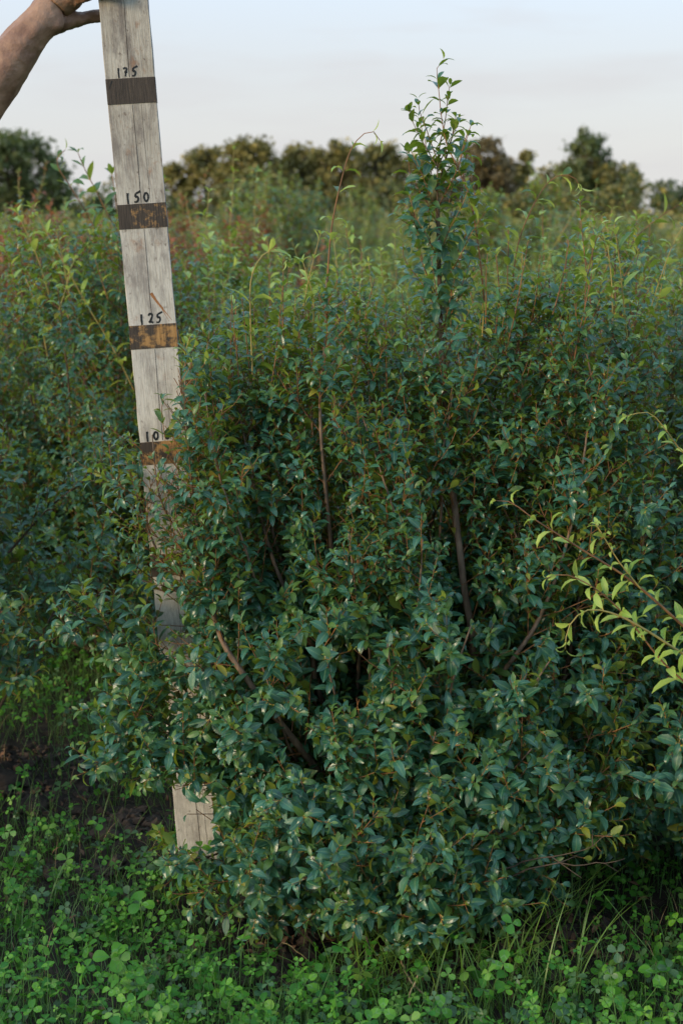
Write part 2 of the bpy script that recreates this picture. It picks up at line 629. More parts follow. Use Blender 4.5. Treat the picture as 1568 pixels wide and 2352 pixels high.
def grow(stems, lat_len=0.26, leaf=0.037, spacing=0.019, lat_gap=0.055, bare=0.22, dens=1.0, twigs=True, matf=shrub_mats, ztop=None, sub_gap=0.035, reject=None, twig_n=2):
    """stems: list of (polyline, r0, r1). Returns (list of stem Tubes, Leaves)"""
    lv = Leaves()
    tubes = []
    for (pl, r0, r1) in stems:
        pts, ln = spline(pl, 0.03)
        tb = Tubes()
        tb.add(pts, r0, r1, 6 if r0 > 0.005 else 5, 0)
        pairs_along(lv, pts[-max(3, int(0.35 * len(pts))):], ln * 0.35, 0.05, spacing * 1.25, leaf, matf)
        s = bare * ln
        az = random.uniform(0, 6.28)
        while s < ln * 0.97:
            f = s / ln
            x = f * (len(pts) - 1)
            i = min(int(x), len(pts) - 2)
            p = pts[i] + (pts[i + 1] - pts[i]) * (x - i)
            t = nrm(pts[i + 1] - pts[i])
            a, b = perp(t)
            for side in (0, math.pi):
                if random.random() > dens:
                    continue
                q = az + side + random.uniform(-0.5, 0.5)
                rad = math.cos(q) * a + math.sin(q) * b
                an = R(random.uniform(36, 60) if p[2] > 0.65 else random.uniform(36, 62))
                d = t * math.cos(an) + rad * math.sin(an)
                if d[2] < -0.1:
                    d[2] *= 0.3
                ll = lat_len * (1.05 - 0.62 * f) * random.uniform(0.55, 1.2)
                if ll < 0.035:
                    continue
                lp = twig_path(p, d, ll, 0.42 if p[2] > 0.6 else 0.3)
                if lp[:, 2].min() < 0.03:
                    continue
                if reject is not None and reject(lp) > 0.34:
                    continue
                tb.add(few(lp, twig_n + 1), max(0.0014, r0 * 0.22 * (1 - 0.5 * f)), 0.0009, 3, 1)
                pairs_along(lv, lp, ll, 0.2, spacing, leaf, matf)
                if twigs:
                    u = 0.28 * ll
                    q2 = random.uniform(0, 6.28)
                    while u < ll * 0.93:
                        g = u / ll * (len(lp) - 1)
                        j = min(int(g), len(lp) - 2)
                        pp = lp[j] + (lp[j + 1] - lp[j]) * (g - j)
                        tt = nrm(lp[j + 1] - lp[j])
                        a2, b2 = perp(tt)
                        for s2 in (0, math.pi):
                            if random.random() > 0.75 * dens:
                                continue
                            r2 = math.cos(q2 + s2) * a2 + math.sin(q2 + s2) * b2
                            d2 = tt * 0.72 + r2 * 0.75
                            l2 = random.uniform(0.04, 0.12) * (1.1 - 0.5 * u / ll) * lat_len / 0.26
                            tp = twig_path(pp, d2, l2, 1.3 if pp[2] > 0.6 else 0.6, 0.02)
                            if tp[:, 2].min() < 0.03:
                                continue
                            if reject is not None and reject(tp) > 0.3:
                                continue
                            tb.add(few(tp, twig_n), 0.001, 0.0007, 3, 1)
                            pairs_along(lv, tp, l2, 0.2, spacing, leaf, matf)
                        u += sub_gap * random.uniform(0.8, 1.3)
                        q2 += 1.57
            s += lat_gap * random.uniform(0.75, 1.25)
            az += 1.57 + random.uniform(-0.3, 0.3)
        tubes.append(tb)
    return tubes, lv


def fan_stems(base, rings, spread=0.04, lift=0.5):
    """rings: (count, tilt0, tilt1, len0, len1, r0, azimuth0, azimuth1)"""
    out = []
    for (cnt, t0, t1, l0, l1, r0, a0, a1) in rings:
        for k in range(cnt):
            az = R(a0 + (a1 - a0) * (k + random.uniform(0.2, 0.8)) / cnt)
            ti = R(random.uniform(t0, t1))
            ln = random.uniform(l0, l1)
            d = np.array([math.cos(az) * math.sin(ti), math.sin(az) * math.sin(ti), math.cos(ti)])
            p = np.array(base, float) + np.array([math.cos(az), math.sin(az), 0]) * random.uniform(0.0, spread)
            pts = twig_path(p, d, ln, lift * 0.14, 0.1, 0.05)
            pts[:, 2] = np.maximum(pts[:, 2], 0.03)
            out.append((pts, r0 * random.uniform(0.8, 1.15), 0.0016))
    return out


near = []      # shrubs whose leaves are ranked for visibility


def finish_shrub(name, base, tubes, lv, label, group=None, shapes=SHAPES, pick=300, stem_pick=14, cull=None):
    base = np.asarray(base, float)
    root = empty(name, base)
    tag(root, label, 'shrub', group)
    big = sorted(range(len(tubes)), key=lambda i: -len(tubes[i].V))[:stem_pick] if len(tubes) > stem_pick else range(len(tubes))
    big = set(big)
    rest = Tubes()
    for i, tb in enumerate(tubes):
        if i in big:
            link('stem', tb.mesh('stem', [M['bark'], M['twig']], base), root)
        else:
            o = len(rest.V)
            rest.V += tb.V
            rest.T += [(a + o, b + o, c + o) for a, b, c in tb.T]
            rest.Mi += tb.Mi
    if rest.V:
        tag(link('small_stems', rest.mesh('small_stems', [M['bark'], M['twig']], base), root), kind='stuff')
    fr = lv.frames()
    if cull is not None:
        k = cull(fr)
        fr = tuple(q[k] for q in fr)
    near.append((root, base, fr, shapes, pick))
    return root


LEAFMATS = [M['leaf'], M['leaf_mid'], M['leaf_young'], M['leaf_gold'], M['leaf_far'], M['leaf_red']]


def resolve_near():
    """the leaves that show largest become objects of their own, the rest one foliage part"""
    CELL = 7
    W_, H_ = 1568 // CELL + 1, 2352 // CELL + 1
    zb = np.full(W_ * H_, 1e9)
    store = []
    for (root, base, fr, shapes, pick) in near:
        P, X, D, Nn, S, Mi = fr
        cells = []
        for u in (0.15, 0.35, 0.5, 0.65, 0.85):
            for v_ in (-0.12, 0.12):
                Q = P + S[:, None] * (u * D + v_ * X)
                x, y, dd = project(Q)
                ok = (x >= 0) & (x < 1568) & (y >= 0) & (y < 2352)
                c = np.where(ok, (y // CELL).astype(int) * W_ + (x // CELL).astype(int), -1)
                np.minimum.at(zb, c[ok], dd[ok])
                cells.append((c, dd))
        store.append(cells)
    for (root, base, fr, shapes, pick), cells in zip(near, store):
        thin = 0.72 if len(fr[0]) > 60000 else 0.66
        P, X, D, Nn, S, Mi = fr
        vis = np.zeros(len(P))
        for c, dd in cells:
            vis += (c >= 0) & (dd < zb[np.maximum(c, 0)] + 0.006)
        view = P - np.array([0, 0, H_CAM])
        dist = np.linalg.norm(view, axis=1)
        facing = np.abs((Nn * view).sum(1)) / dist
        score = vis * S ** 2 / dist ** 2 * (0.25 + facing)
        order = np.argsort(-score)
        top = [i for i in order[:pick] if score[i] > 0]
        keep = np.ones(len(P), bool)
        keep[top] = False
        for i in top:
            leaf_object(root, fr, i, LEAFMATS, base)
        hidden = vis < 1                      # leaves deep inside or on the far side: fewer triangles, and thinned
        keep &= ~(hidden & (rng.random(len(P)) < thin))
        shifted = (P - base, X, D, Nn, S * np.where(hidden, 1.15, 1.0), Mi)
        tag(link('foliage', foliage_mesh('foliage', shifted, np.where(keep)[0], shapes, LEAFMATS, hidden, SHAPES_QUICK), root), kind='stuff')


def add_shoot(root, pts, r0=0.0022, r1=0.001, start=0.1, spacing=0.034, leaf=0.034, mat=2, stem=2, step=0.02, open_ang=40, as_objects=True, side=None, phase=None, label=None, slim=False):
    """a long whip of a shoot: a part of the shrub with its leaves as sub-parts"""
    base = np.array(root.location)
    P, ln = spline(pts, step)
    tb = Tubes()
    tb.add(P, r0 * 0.75, r1 * 0.75, 5, 0)
    stemmat = [M['bark'], M['twig'], M['twig_green']][stem]
    o = link('shoot', tb.mesh('shoot', [stemmat], base), root)
    if label:
        o['label'] = label
    lv = Leaves()
    leaf *= 1.14

    def mf(f, near_tip):
        if mat == 9:
            return 0 if random.random() < 0.9 else 1
        if isinstance(mat, tuple):
            return random.choice(mat)
        return mat
    pairs_along(lv, P, ln, start, spacing, leaf, mf, open_ang, phase)
    fr = lv.frames()
    for i in range(len(fr[0])):
        leaf_object(o, fr, i, LEAFMATS, base, SHAPES_SLIM if slim else SHAPES)
    return o

# ================================================================== THE SETTING
G_SOIL = [(ground_at(30, 1830)[:2], 0.26, 0.17), (ground_at(60, 1740)[:2], 0.16, 0.1), (ground_at(690, 2150)[:2], 0.21, 0.1), (ground_at(1215, 2140)[:2], 0.22, 0.11), (ground_at(1010, 2240)[:2], 0.22, 0.06), (ground_at(640, 2230)[:2], 0.13, 0.05), (ground_at(200, 1990)[:2], 0.1, 0.05), (ground_at(300, 1890)[:2], 0.12, 0.1)]


def soil_amount(x, y):
    best = 0.0
    for (c, rx, ry) in G_SOIL:
        q = ((x - c[0]) / rx) ** 2 + ((y - c[1]) / ry) ** 2
        q += 0.5 * noise.noise((x * 9, y * 9, 0))
        best = max(best, min(1.0, max(0.0, 1.5 - q)))
    return best


def ground_z(x, y):
    near_f = 1.0 if y < 9 else 0.0
    z = 0.012 * noise.noise((x * 3, y * 3, 1.3)) + near_f * 0.008 * noise.noise((x * 14, y * 14, 5.1))
    if y < 6:
        s = soil_amount(x, y)
        z += s * (0.02 * noise.noise((x * 22, y * 22, 2.0)) + 0.012 * abs(noise.noise((x * 55, y * 55, 7.0))))
    return z - 0.012


def build_ground():
    xs = np.concatenate([np.array([-900, -300, -100, -40, -18, -9, -5]), np.linspace(-3, -1.6, 8), np.linspace(-1.5, 1.5, 170), np.linspace(1.6, 3, 8), np.array([5, 9, 18, 40, 100, 300, 900])])
    ys = np.concatenate([np.array([-60, -20, -6, -2, 0, 1]), np.linspace(1.5, 1.95, 6), np.linspace(2.0, 5.0, 170), np.linspace(5.2, 9, 10), np.array([12, 18, 30, 60, 120, 250, 600, 2000])])
    V = [(x, y, ground_z(x, y)) for y in ys for x in xs]
    nx = len(xs)
    T = []
    for j in range(len(ys) - 1):
        for i in range(nx - 1):
            a = j * nx + i
            T += [(a, a + 1, a + nx + 1), (a, a + nx + 1, a + nx)]
    tag(link('ground', tri_mesh('ground', V, T, [M['soil']])), kind='structure')


gt = M['soil'].node_tree
_b = [q for q in gt.nodes if q.type == 'BSDF_PRINCIPLED'][0]
_src = _b.inputs['Base Color'].links[0].from_socket
_g = gt.nodes.new('ShaderNodeNewGeometry'); _s = gt.nodes.new('ShaderNodeVectorMath'); _s.operation = 'DISTANCE'
_s.inputs[1].default_value = (0, 3.2, 0)
gt.links.new(_g.outputs['Position'], _s.inputs[0])
_n = gt.nodes.new('ShaderNodeTexNoise'); _n.inputs['Scale'].default_value = 5; _n.inputs['Detail'].default_value = 8
gt.links.new(_g.outputs['Position'], _n.inputs['Vector'])
_a = gt.nodes.new('ShaderNodeMath'); _a.operation = 'MULTIPLY_ADD'; _a.inputs[1].default_value = 2.2
gt.links.new(_n.outputs['Fac'], _a.inputs[0]); gt.links.new(_s.outputs['Value'], _a.inputs[2])
_r = gt.nodes.new('ShaderNodeMapRange'); _r.inputs['From Min'].default_value = 2.6; _r.inputs['From Max'].default_value = 3.6
gt.links.new(_a.outputs[0], _r.inputs['Value'])
_m = gt.nodes.new('ShaderNodeMixRGB'); gt.links.new(_r.outputs[0], _m.inputs['Fac']); gt.links.new(_src, _m.inputs['Color1'])
_m.inputs['Color2'].default_value = (0.035, 0.075, 0.018, 1)
gt.links.new(_m.outputs[0], _b.inputs['Base Color'])
build_ground()

# ================================================================== THE MEASURING STAFF
BOARD_W, BOARD_T, BOARD_H = 0.099, 0.034, 2.06
b0 = at(463, 1983, 3.07); b0[2] = 0.0
btop = at(284, 0, 3.03)
axis = nrm(btop - b0)
yaw = R(5)
bx = np.array([math.cos(yaw), -math.sin(yaw) * -1.0, 0]) if False else np.array([math.cos(yaw), math.sin(yaw), 0])
bx = nrm(bx - axis * np.dot(bx, axis))
bn = nrm(np.cross(bx, axis))             # towards the camera
if bn[1] > 0:
    bn = -bn


def bw(u, v, n_=0.0):
    """board coordinates: u across, v along, n_ out of the front face"""
    return b0 + bx * u + axis * v + bn * n_


def wood_mat(name, band=False):
    m, n, l = new_mat(name)
    tcn = n('ShaderNodeUVMap'); tcn.uv_map = 'UVMap'     # UV in metres along the board
    vec = tcn.outputs[0]

    def noise_(scale, sx, sy, detail=6, rough=0.6, loc=0.0):
        mpn = n('ShaderNodeMapping')
        mpn.inputs['Scale'].default_value = (sx, sy, 1)
        mpn.inputs['Location'].default_value = (loc, loc, 0)
        l(vec, mpn.inputs[0])
        k = n('ShaderNodeTexNoise')
        k.inputs['Scale'].default_value = scale
        k.inputs['Detail'].default_value = detail
        k.inputs['Roughness'].default_value = rough
        l(mpn.outputs[0], k.inputs['Vector'])
        return k.outputs['Fac']

    def ramp(src, stops):
        r = n('ShaderNodeValToRGB')
        e = r.color_ramp.elements
        while len(e) < len(stops):
            e.new(0.5)
        for el, (p, c) in zip(e, stops):
            el.position = p
            el.color = (*c, 1) if len(c) == 3 else c
        l(src, r.inputs[0])
        return r.outputs[0]

    def mixc(fac, a, b_, mode='MIX', f=None):
        k = n('ShaderNodeMixRGB'); k.blend_type = mode
        if fac is None:
            k.inputs[0].default_value = f
        else:
            l(fac, k.inputs[0])
        l(a, k.inputs[1])
        if isinstance(b_, tuple):
            k.inputs[2].default_value = (*b_, 1)
        else:
            l(b_, k.inputs[2])
        return k.outputs[0]
    grain = noise_(26, 14, 0.7, 8, 0.65)
    if band:
        patch = noise_(23.7, 1.25, 1.43, 8, 0.7, 0.37)
        base = ramp(grain, [(0.3, (0.02, 0.017, 0.016)), (0.7, (0.075, 0.058, 0.045))])
        worn = ramp(grain, [(0.3, (0.24, 0.12, 0.035)), (0.7, (0.42, 0.25, 0.1))])
        # the lower bands are worn through to the bare wood, the topmost hardly
        spv = n('ShaderNodeSeparateXYZ'); l(vec, spv.inputs[0])
        mh = n('ShaderNodeMapRange')
        mh.inputs['From Min'].default_value = 1.0
        mh.inputs['From Max'].default_value = 1.75
        mh.inputs['To Min'].default_value = 0.13
        mh.inputs['To Max'].default_value = -0.06
        l(spv.outputs['Y'], mh.inputs['Value'])
        rx = n('ShaderNodeMapRange')
        rx.inputs['From Min'].default_value = -0.05
        rx.inputs['From Max'].default_value = 0.05
        rx.inputs['To Min'].default_value = -0.05
        rx.inputs['To Max'].default_value = 0.07
        l(spv.outputs['X'], rx.inputs['Value'])
        ad = n('ShaderNodeMath'); l(patch, ad.inputs[0]); l(mh.outputs[0], ad.inputs[1])
        blot = noise_(9, 1.0, 0.8, 4, 0.6, 4.4)
        ad2 = n('ShaderNodeMath'); ad2.operation = 'MULTIPLY_ADD'; l(blot, ad2.inputs[0]); ad2.inputs[1].default_value = 0.6; l(ad.outputs[0], ad2.inputs[2])
        ad2b = n('ShaderNodeMath'); ad2b.operation = 'SUBTRACT'; l(ad2.outputs[0], ad2b.inputs[0]); ad2b.inputs[1].default_value = 0.31
        ad = ad2b
        ad3 = n('ShaderNodeMath'); l(ad.outputs[0], ad3.inputs[0]); l(rx.outputs[0], ad3.inputs[1])
        gr2 = n('ShaderNodeMath'); gr2.operation = 'MULTIPLY_ADD'
        l(grain, gr2.inputs[0]); gr2.inputs[1].default_value = 0.28; l(ad3.outputs[0], gr2.inputs[2])
        pm = ramp(gr2.outputs[0], [(0.74, (0, 0, 0)), (0.86, (0.9, 0.9, 0.9))])
        col = mixc(pm, base, worn)
        rough = 0.6
    else:
        base = ramp(noise_(9, 2.5, 0.6, 5, 0.6, 6.3), [(0.3, (0.29, 0.262, 0.22)), (0.7, (0.5, 0.47, 0.41))])
        spb = n('ShaderNodeSeparateXYZ'); l(vec, spb.inputs[0])
        hb = n('ShaderNodeMapRange')
        hb.inputs['From Min'].default_value = 0.9
        hb.inputs['From Max'].default_value = 1.75
        hb.inputs['To Min'].default_value = 0.75
        hb.inputs['To Max'].default_value = 0.0
        l(spb.outputs['Y'], hb.inputs['Value'])
        base = mixc(hb.outputs[0], base, (0.6, 0.585, 0.54))
        gl = ramp(grain, [(0.3, (0.62, 0.58, 0.54)), (0.55, (1, 1, 1))])
        col = mixc(None, base, gl, 'MULTIPLY', 1.0)
        streak = ramp(noise_(60, 12, 0.5, 6, 0.7, 5.0), [(0.55, (0, 0, 0)), (0.68, (0.85, 0.85, 0.85))])
        col = mixc(streak, col, (0.16, 0.12, 0.09))
        mold = ramp(noise_(15, 1.6, 0.5, 7, 0.75, 3.7), [(0.46, (0, 0, 0)), (0.62, (0.8, 0.8, 0.8))])
        col = mixc(mold, col, (0.13, 0.11, 0.1))
        rust = ramp(noise_(20, 1.5, 1.0, 5, 0.7, 14.0), [(0.58, (0, 0, 0)), (0.72, (0.75, 0.75, 0.75))])
        col = mixc(rust, col, (0.24, 0.12, 0.06))
        fleck = ramp(noise_(85, 1, 0.8, 3, 0.5, 3.0), [(0.64, (0, 0, 0)), (0.72, (0.8, 0.8, 0.8))])
        col = mixc(fleck, col, (0.09, 0.06, 0.045))
        hh2 = n('ShaderNodeMath'); hh2.operation = 'MULTIPLY'; hh2.inputs[1].default_value = 0.42
        l(hb.outputs[0], hh2.inputs[0])
        col = mixc(hh2.outputs[0], col, (0.6, 0.585, 0.545))
        rough = 0.75
    b = n('ShaderNodeBsdfPrincipled')
    l(col, b.inputs['Base Color'])
    b.inputs['Roughness'].default_value = rough
    b.inputs['Specular IOR Level'].default_value = 0.25
    bp = n('ShaderNodeBump')
    bp.inputs['Strength'].default_value = 0.5
    bp.inputs['Distance'].default_value = 0.002
    l(grain, bp.inputs['Height'])
    l(bp.outputs[0], b.inputs['Normal'])
    o = n('ShaderNodeOutputMaterial')
    l(b.outputs[0], o.inputs[0])
    return m


M['board'] = wood_mat('whitewashed_wood')
M['band'] = wood_mat('dark_band_wood', True)
M['board_edge'] = rough_mat('board_edge', (0.07, 0.075, 0.09), (0.16, 0.16, 0.18), 40, 0.7, 0.2)  # cool dark of the shaded side faces put into the colour
M['crack'] = rough_mat('wood_crack', (0.03, 0.022, 0.018), (0.06, 0.045, 0.035), 60, 0.9, 0)
M['scrape'] = rough_mat('bare_scrape', (0.2, 0.085, 0.03), (0.4, 0.2, 0.09), 120, 0.8, 0.2, 0.002, stretch=(1, 1, 0.4))

staff = empty('measuring_staff', b0)
tag(staff, 'weathered whitewashed measuring staff with dark bands and handwritten heights, held upright', 'measuring staff')


def board_box(name, u0, u1, v0, v1, n0, n1, mats, jitter=0.0):
    """a slab with slightly worn long edges; front verts carry metric UVs"""
    vs = list(np.linspace(v0, v1, max(2, int((v1 - v0) / 0.03) + 1)))
    c = 0.0009
    V, U, T, mi = [], [], [], []
    prof = [(u0, n0), (u0, n1 - c), (u0 + c, n1), (u1 - c, n1), (u1, n1 - c), (u1, n0)]
    for v in vs:
        for k, (u, nn) in enumerate(prof):
            j = jitter * noise.noise((k * 3.1, v * 16, 0.5)) + 0.5 * jitter * noise.noise((k * 3.1, v * 70, 0.5))
            V.append(bw(u + j, v, nn + 0.3 * j)); U.append((u if k in (2, 3) else u + (0.01 if u > 0 else -0.01) * (nn - n1) / 0.01, v))
    m = len(prof)
    for r_ in range(len(vs) - 1):
        for k in range(m):
            k2 = (k + 1) % m
            a, b_, c_, d = r_ * m + k, r_ * m + k2, (r_ + 1) * m + k2, (r_ + 1) * m + k
            T += [(a, b_, c_), (a, c_, d)]
            e = 1 if (k in (0, 4) and len(mats) > 1) else 0
            mi += [e, e]
    for off, rev in ((0, True), ((len(vs) - 1) * m, False)):
        for k in range(1, m - 1):
            t = (off, off + k, off + k + 1)
            T.append(t[::-1] if rev else t); mi.append(0)
    V = np.array(V) - b0
    return tri_mesh(name, V, T, mats, U, mi, smooth=False)


link('board', board_box('board', -BOARD_W / 2, BOARD_W / 2, -0.03, BOARD_H, -BOARD_T / 2, BOARD_T / 2, [M['board'], M['board_edge']], 0.0012), staff)
v_scale = 1.0 / axis[2]


def v_at(z):
    return z * v_scale


FACE = BOARD_T / 2
BANDH = 0.05
band_tops = {}
for z in (0.75, 1.0, 1.25, 1.5, 1.75):
    v = v_at(z)
    band_tops[z] = v
    link('band', board_box('band', -BOARD_W / 2 - 0.0008, BOARD_W / 2 + 0.0008, v - BANDH, v, -FACE - 0.0008, FACE + 0.0012, [M['band'], M['board_edge']], 0.0007), staff)


def ribbon(name, strokes, mat, parent, lift, thick=0.0006):
    """flat brush strokes lying on the front of the board"""
    V, T = [], []
    for pts, w0, w1 in strokes:
        P = np.array([(x, y, 0) for x, y in pts], float)
        if len(P) > 2:
            P, _ = spline(P, 0.0012)
        else:
            P, _ = spline(P, 0.0015)
        tan = np.gradient(P, axis=0)
        o = len(V)
        n_ = len(P)
        for i in range(n_):
            t = tan[i] / (np.linalg.norm(tan[i]) + 1e-9)
            w_ = (w0 + (w1 - w0) * i / (n_ - 1)) * (0.85 + 0.3 * random.random()) * 0.5
            s = np.array([-t[1], t[0]])
            for sg in (-1, 1):
                u, v = P[i, 0] + sg * s[0] * w_, P[i, 1] + sg * s[1] * w_
                V.append(bw(u, v, lift) - b0)
        for i in range(n_ - 1):
            a = o + 2 * i
            T += [(a, a + 1, a + 3), (a, a + 3, a + 2)]
    return link(name, tri_mesh(name, V, T, [mat], smooth=False), parent)


def digit(ch, x, y, s):
    """strokes of one handwritten figure, s high, its foot at (x, y)"""
    D = {
        '1': [[(0.1, 1.0), (0.06, 0.5), (0.08, -0.15)]],
        '2': [[(0.0, 0.8), (0.2, 1.0), (0.42, 0.85), (0.3, 0.45), (0.02, 0.05)], [(0.02, 0.05), (0.2, 0.13), (0.5, 0.02)]],
        '5': [[(0.72, 1.12), (0.45, 1.0), (0.22, 0.92)], [(0.22, 0.92), (0.1, 0.55)], [(0.1, 0.55), (0.35, 0.55), (0.42, 0.3), (0.25, 0.03), (-0.02, 0.05)]],
        '7': [[(0.0, 0.88), (0.22, 0.98), (0.46, 0.92)], [(0.46, 0.92), (0.3, 0.5), (0.2, 0.0)], [(0.12, 0.5), (0.3, 0.5), (0.48, 0.5)]],
        '0': [[(0.2, 0.95), (0.0, 0.5), (0.18, 0.03), (0.42, 0.3), (0.42, 0.75), (0.2, 0.95)]],
    }[ch]
    return [([(x + a * s, y + b_ * s) for a, b_ in st], 0.24 * s, 0.19 * s) for st in D]


NUMS = {1.75: [('1', -0.0235), ('7', -0.0125), ('5', 0.0045)], 1.5: [('1', -0.0285), ('5', -0.014), ('0', 0.0065)], 1.25: [('1', -0.023), ('2', -0.007), ('5', 0.009)],
        1.0: [('1', -0.034), ('0', -0.0185), ('0', 0.006)]}
for z, items in NUMS.items():
    for ch, x in items:
        ribbon('numeral', digit(ch, x, band_tops[z] + 0.0035, 0.017 if z > 1.6 else 0.0195), M['ink'], staff, FACE + 0.0005)
# faint strokes of an older figure over the topmost band
ribbon('numeral', [([(-0.037, band_tops[1.75] - 0.004), (-0.041, band_tops[1.75] - 0.012), (-0.044, band_tops[1.75] - 0.019)], 0.0026, 0.001)], M['ink'], staff, FACE + 0.0016)
# the rusty scrape that runs down to the right above 125
vt = band_tops[1.25]
ribbon('scrape', [([(0.003, vt + 0.066), (0.012, vt + 0.05), (0.025, vt + 0.031)], 0.0065, 0.004), ([(0.024, vt + 0.032), (0.034, vt + 0.018), (0.042, vt + 0.006)], 0.0022, 0.0008), ([(0.023, vt + 0.031), (0.031, vt + 0.014), (0.036, vt + 0.004)], 0.0014, 0.0006)], M['scrape'], staff, FACE + 0.0004)
# the long drying cracks, cut by the bands
edges = [-0.02] + sorted(sum(([v - BANDH, v] for v in band_tops.values()), [])) + [BOARD_H]
for k in range(0, len(edges), 2):
    a, b_ = edges[k] + 0.002, edges[k + 1] - 0.002
    for uc, wd in ((0.0, 0.0011), (0.018, 0.0005)):
        pts = [(uc + 0.004 * noise.noise((v * 6, uc * 100, 0)), v) for v in np.linspace(a, b_, 8)]
        if uc == 0.0 or k % 4 == 0:
            ribbon('crack', [(pts, wd * 1.2, wd * 0.7)], M['crack'], staff, FACE + 0.0003)

# ================================================================== THE PERSON HOLDING IT
def skin_mat():
    m, n, l = new_mat('skin')
    tcn = n('ShaderNodeTexCoord')
    no = n('ShaderNodeTexNoise'); no.inputs['Scale'].default_value = 22; no.inputs['Detail'].default_value = 6
    l(tcn.outputs['Object'], no.inputs['Vector'])
    r = n('ShaderNodeValToRGB')
    r.color_ramp.elements[0].position = 0.3; r.color_ramp.elements[0].color = (0.15, 0.07, 0.038, 1)
    r.color_ramp.elements[1].position = 0.7; r.color_ramp.elements[1].color = (0.33, 0.19, 0.115, 1)
    l(no.outputs['Fac'], r.inputs[0])
    b = n('ShaderNodeBsdfPrincipled')
    l(r.outputs[0], b.inputs['Base Color'])
    b.inputs['Roughness'].default_value = 0.55
    b.inputs['Subsurface Weight'].default_value = 0.06
    b.inputs['Subsurface Radius'].default_value = (0.012, 0.005, 0.003)
    n2 = n('ShaderNodeTexNoise'); n2.inputs['Scale'].default_value = 38; n2.inputs['Detail'].default_value = 6
    l(tcn.outputs['Object'], n2.inputs['Vector'])
    bp = n('ShaderNodeBump'); bp.inputs['Strength'].default_value = 0.8; bp.inputs['Distance'].default_value = 0.008
    l(n2.outputs['Fac'], bp.inputs['Height']); l(bp.outputs[0], b.inputs['Normal'])
    o = n('ShaderNodeOutputMaterial'); l(b.outputs[0], o.inputs[0])
    return m


M['skin'] = skin_mat()
M['shirt'] = rough_mat('grey_shirt', (0.09, 0.1, 0.11), (0.13, 0.14, 0.15), 120, 0.9, 0.2, 0.003)


def skinned(name, chains, mat, parent, loc, levels=2, root=0):
    """one continuous surface grown round joint chains [(x,y,z,r or (rx,ry)), ...]; shared points are welded"""
    V, E, RR = [], [], []
    idx = {}
    for ch in chains:
        prev = None
        for p in ch:
            key = tuple(round(float(c), 4) for c in p[:3])
            if key not in idx:
                idx[key] = len(V)
                V.append(tuple(float(c) for c in np.array(p[:3]) - loc)); RR.append(p[3] if isinstance(p[3], tuple) else (p[3], p[3]))
            if prev is not None and prev != idx[key]:
                E.append((prev, idx[key]))
            prev = idx[key]
    me = bpy.data.meshes.new(name)
    me.from_pydata(V, E, [])
    o = link(name, me, parent)
    sk = o.modifiers.new('skin', 'SKIN')
    sk.use_smooth_shade = True
    lay = me.skin_vertices[0].data if me.skin_vertices else None
    if lay is None:
        bpy.context.view_layer.objects.active = o
        bpy.ops.mesh.customdata_skin_add()
        lay = me.skin_vertices[0].data
    for i, r in enumerate(RR):
        lay[i].radius = r
        lay[i].use_root = (i == root)
    su = o.modifiers.new('sub', 'SUBSURF')
    su.levels = su.render_levels = levels
    me.materials.append(mat)
    # freeze the modifiers so that the body is an ordinary mesh
    dg = bpy.context.evaluated_depsgraph_get()
    em = bpy.data.meshes.new_from_object(o.evaluated_get(dg))
    o.modifiers.clear()
    o.data = em
    return o


DA = 3.03


def ap(x, y, d=DA):
    return at(x, y, d)


def arm_chain():
    J = []

    def j(x, y, d, rpx):
        p = ap(x, y, d)
        r_ = tuple(q / 1080 for q in rpx) if isinstance(rpx, tuple) else rpx / 1080
        return (p[0], p[1], p[2], r_)
    shoulder = j(-560, 360, 3.02, 62)
    elbow = j(-190, 470, 2.99, 50)
    fore = [shoulder, j(-380, 430, 3.0, 58), elbow, j(-95, 300, 3.0, 64), j(-15, 195, 3.01, 60), j(42, 115, 3.02, 51), j(84, 58, 3.03, 41), j(110, 28, 3.04, 39), j(140, -6, 3.05, (38, 44)), j(172, -52, 3.05, (34, 48))]
    W = fore[-2]
    K = fore[-1]
    thumb = [fore[-3], j(132, 50, 3.06, 29), j(166, 48, 3.07, 21), j(197, 40, 3.075, 14.5), j(222, 37, 3.08, 13.5), j(244, 34, 3.085, 10.5)]
    fingers = []
    # four fingers reach round the board's left edge onto its front, just above the picture
    for k, (y0, ln) in enumerate(((-14, 1.0), (-44, 1.08), (-72, 1.02), (-98, 0.86))):
        f = [W if k < 1 else K,
             j(176, y0 + 8 - k * 4, 3.03 + 0.004 * k, 13.5),
             j(206, y0 + 3, 3.005, 11.5),
             j(206 + 32 * ln, y0 - 2, 2.985, 11),
             j(206 + 60 * ln, y0 - 3, 2.992, 9.5),
             j(206 + 76 * ln, y0 - 3, 2.998, 7.5)]
        fingers.append(f)
    return [fore, thumb] + fingers


person_loc = at(-560, 360, 3.02); person_loc[2] = 0
person = empty('person', person_loc)
tag(person, 'person reaching in from the left, bare sunburnt forearm, hand gripping the top of the staff', 'person')
arm = skinned('arm', arm_chain(), M['skin'], person, person_loc, 3, root=2)
ax_ = nrm(at(88, 50, DA) - at(-95, 300, DA))
nn_ = [v.normal.copy() for v in arm.data.vertices]
for v, n_ in zip(arm.data.vertices, nn_):
    q = np.array(v.co)
    s_ = float(np.dot(q, ax_))
    # tendons and veins run along the arm; creases and knuckles across it
    r_ = q - ax_ * s_
    h = 0.0042 * noise.noise(tuple(r_ * 45 + ax_ * s_ * 9)) + 0.0022 * noise.noise(tuple(r_ * 120 + ax_ * s_ * 22)) + 0.0009 * noise.noise(tuple(q * 170))
    v.co = v.co + n_ * h
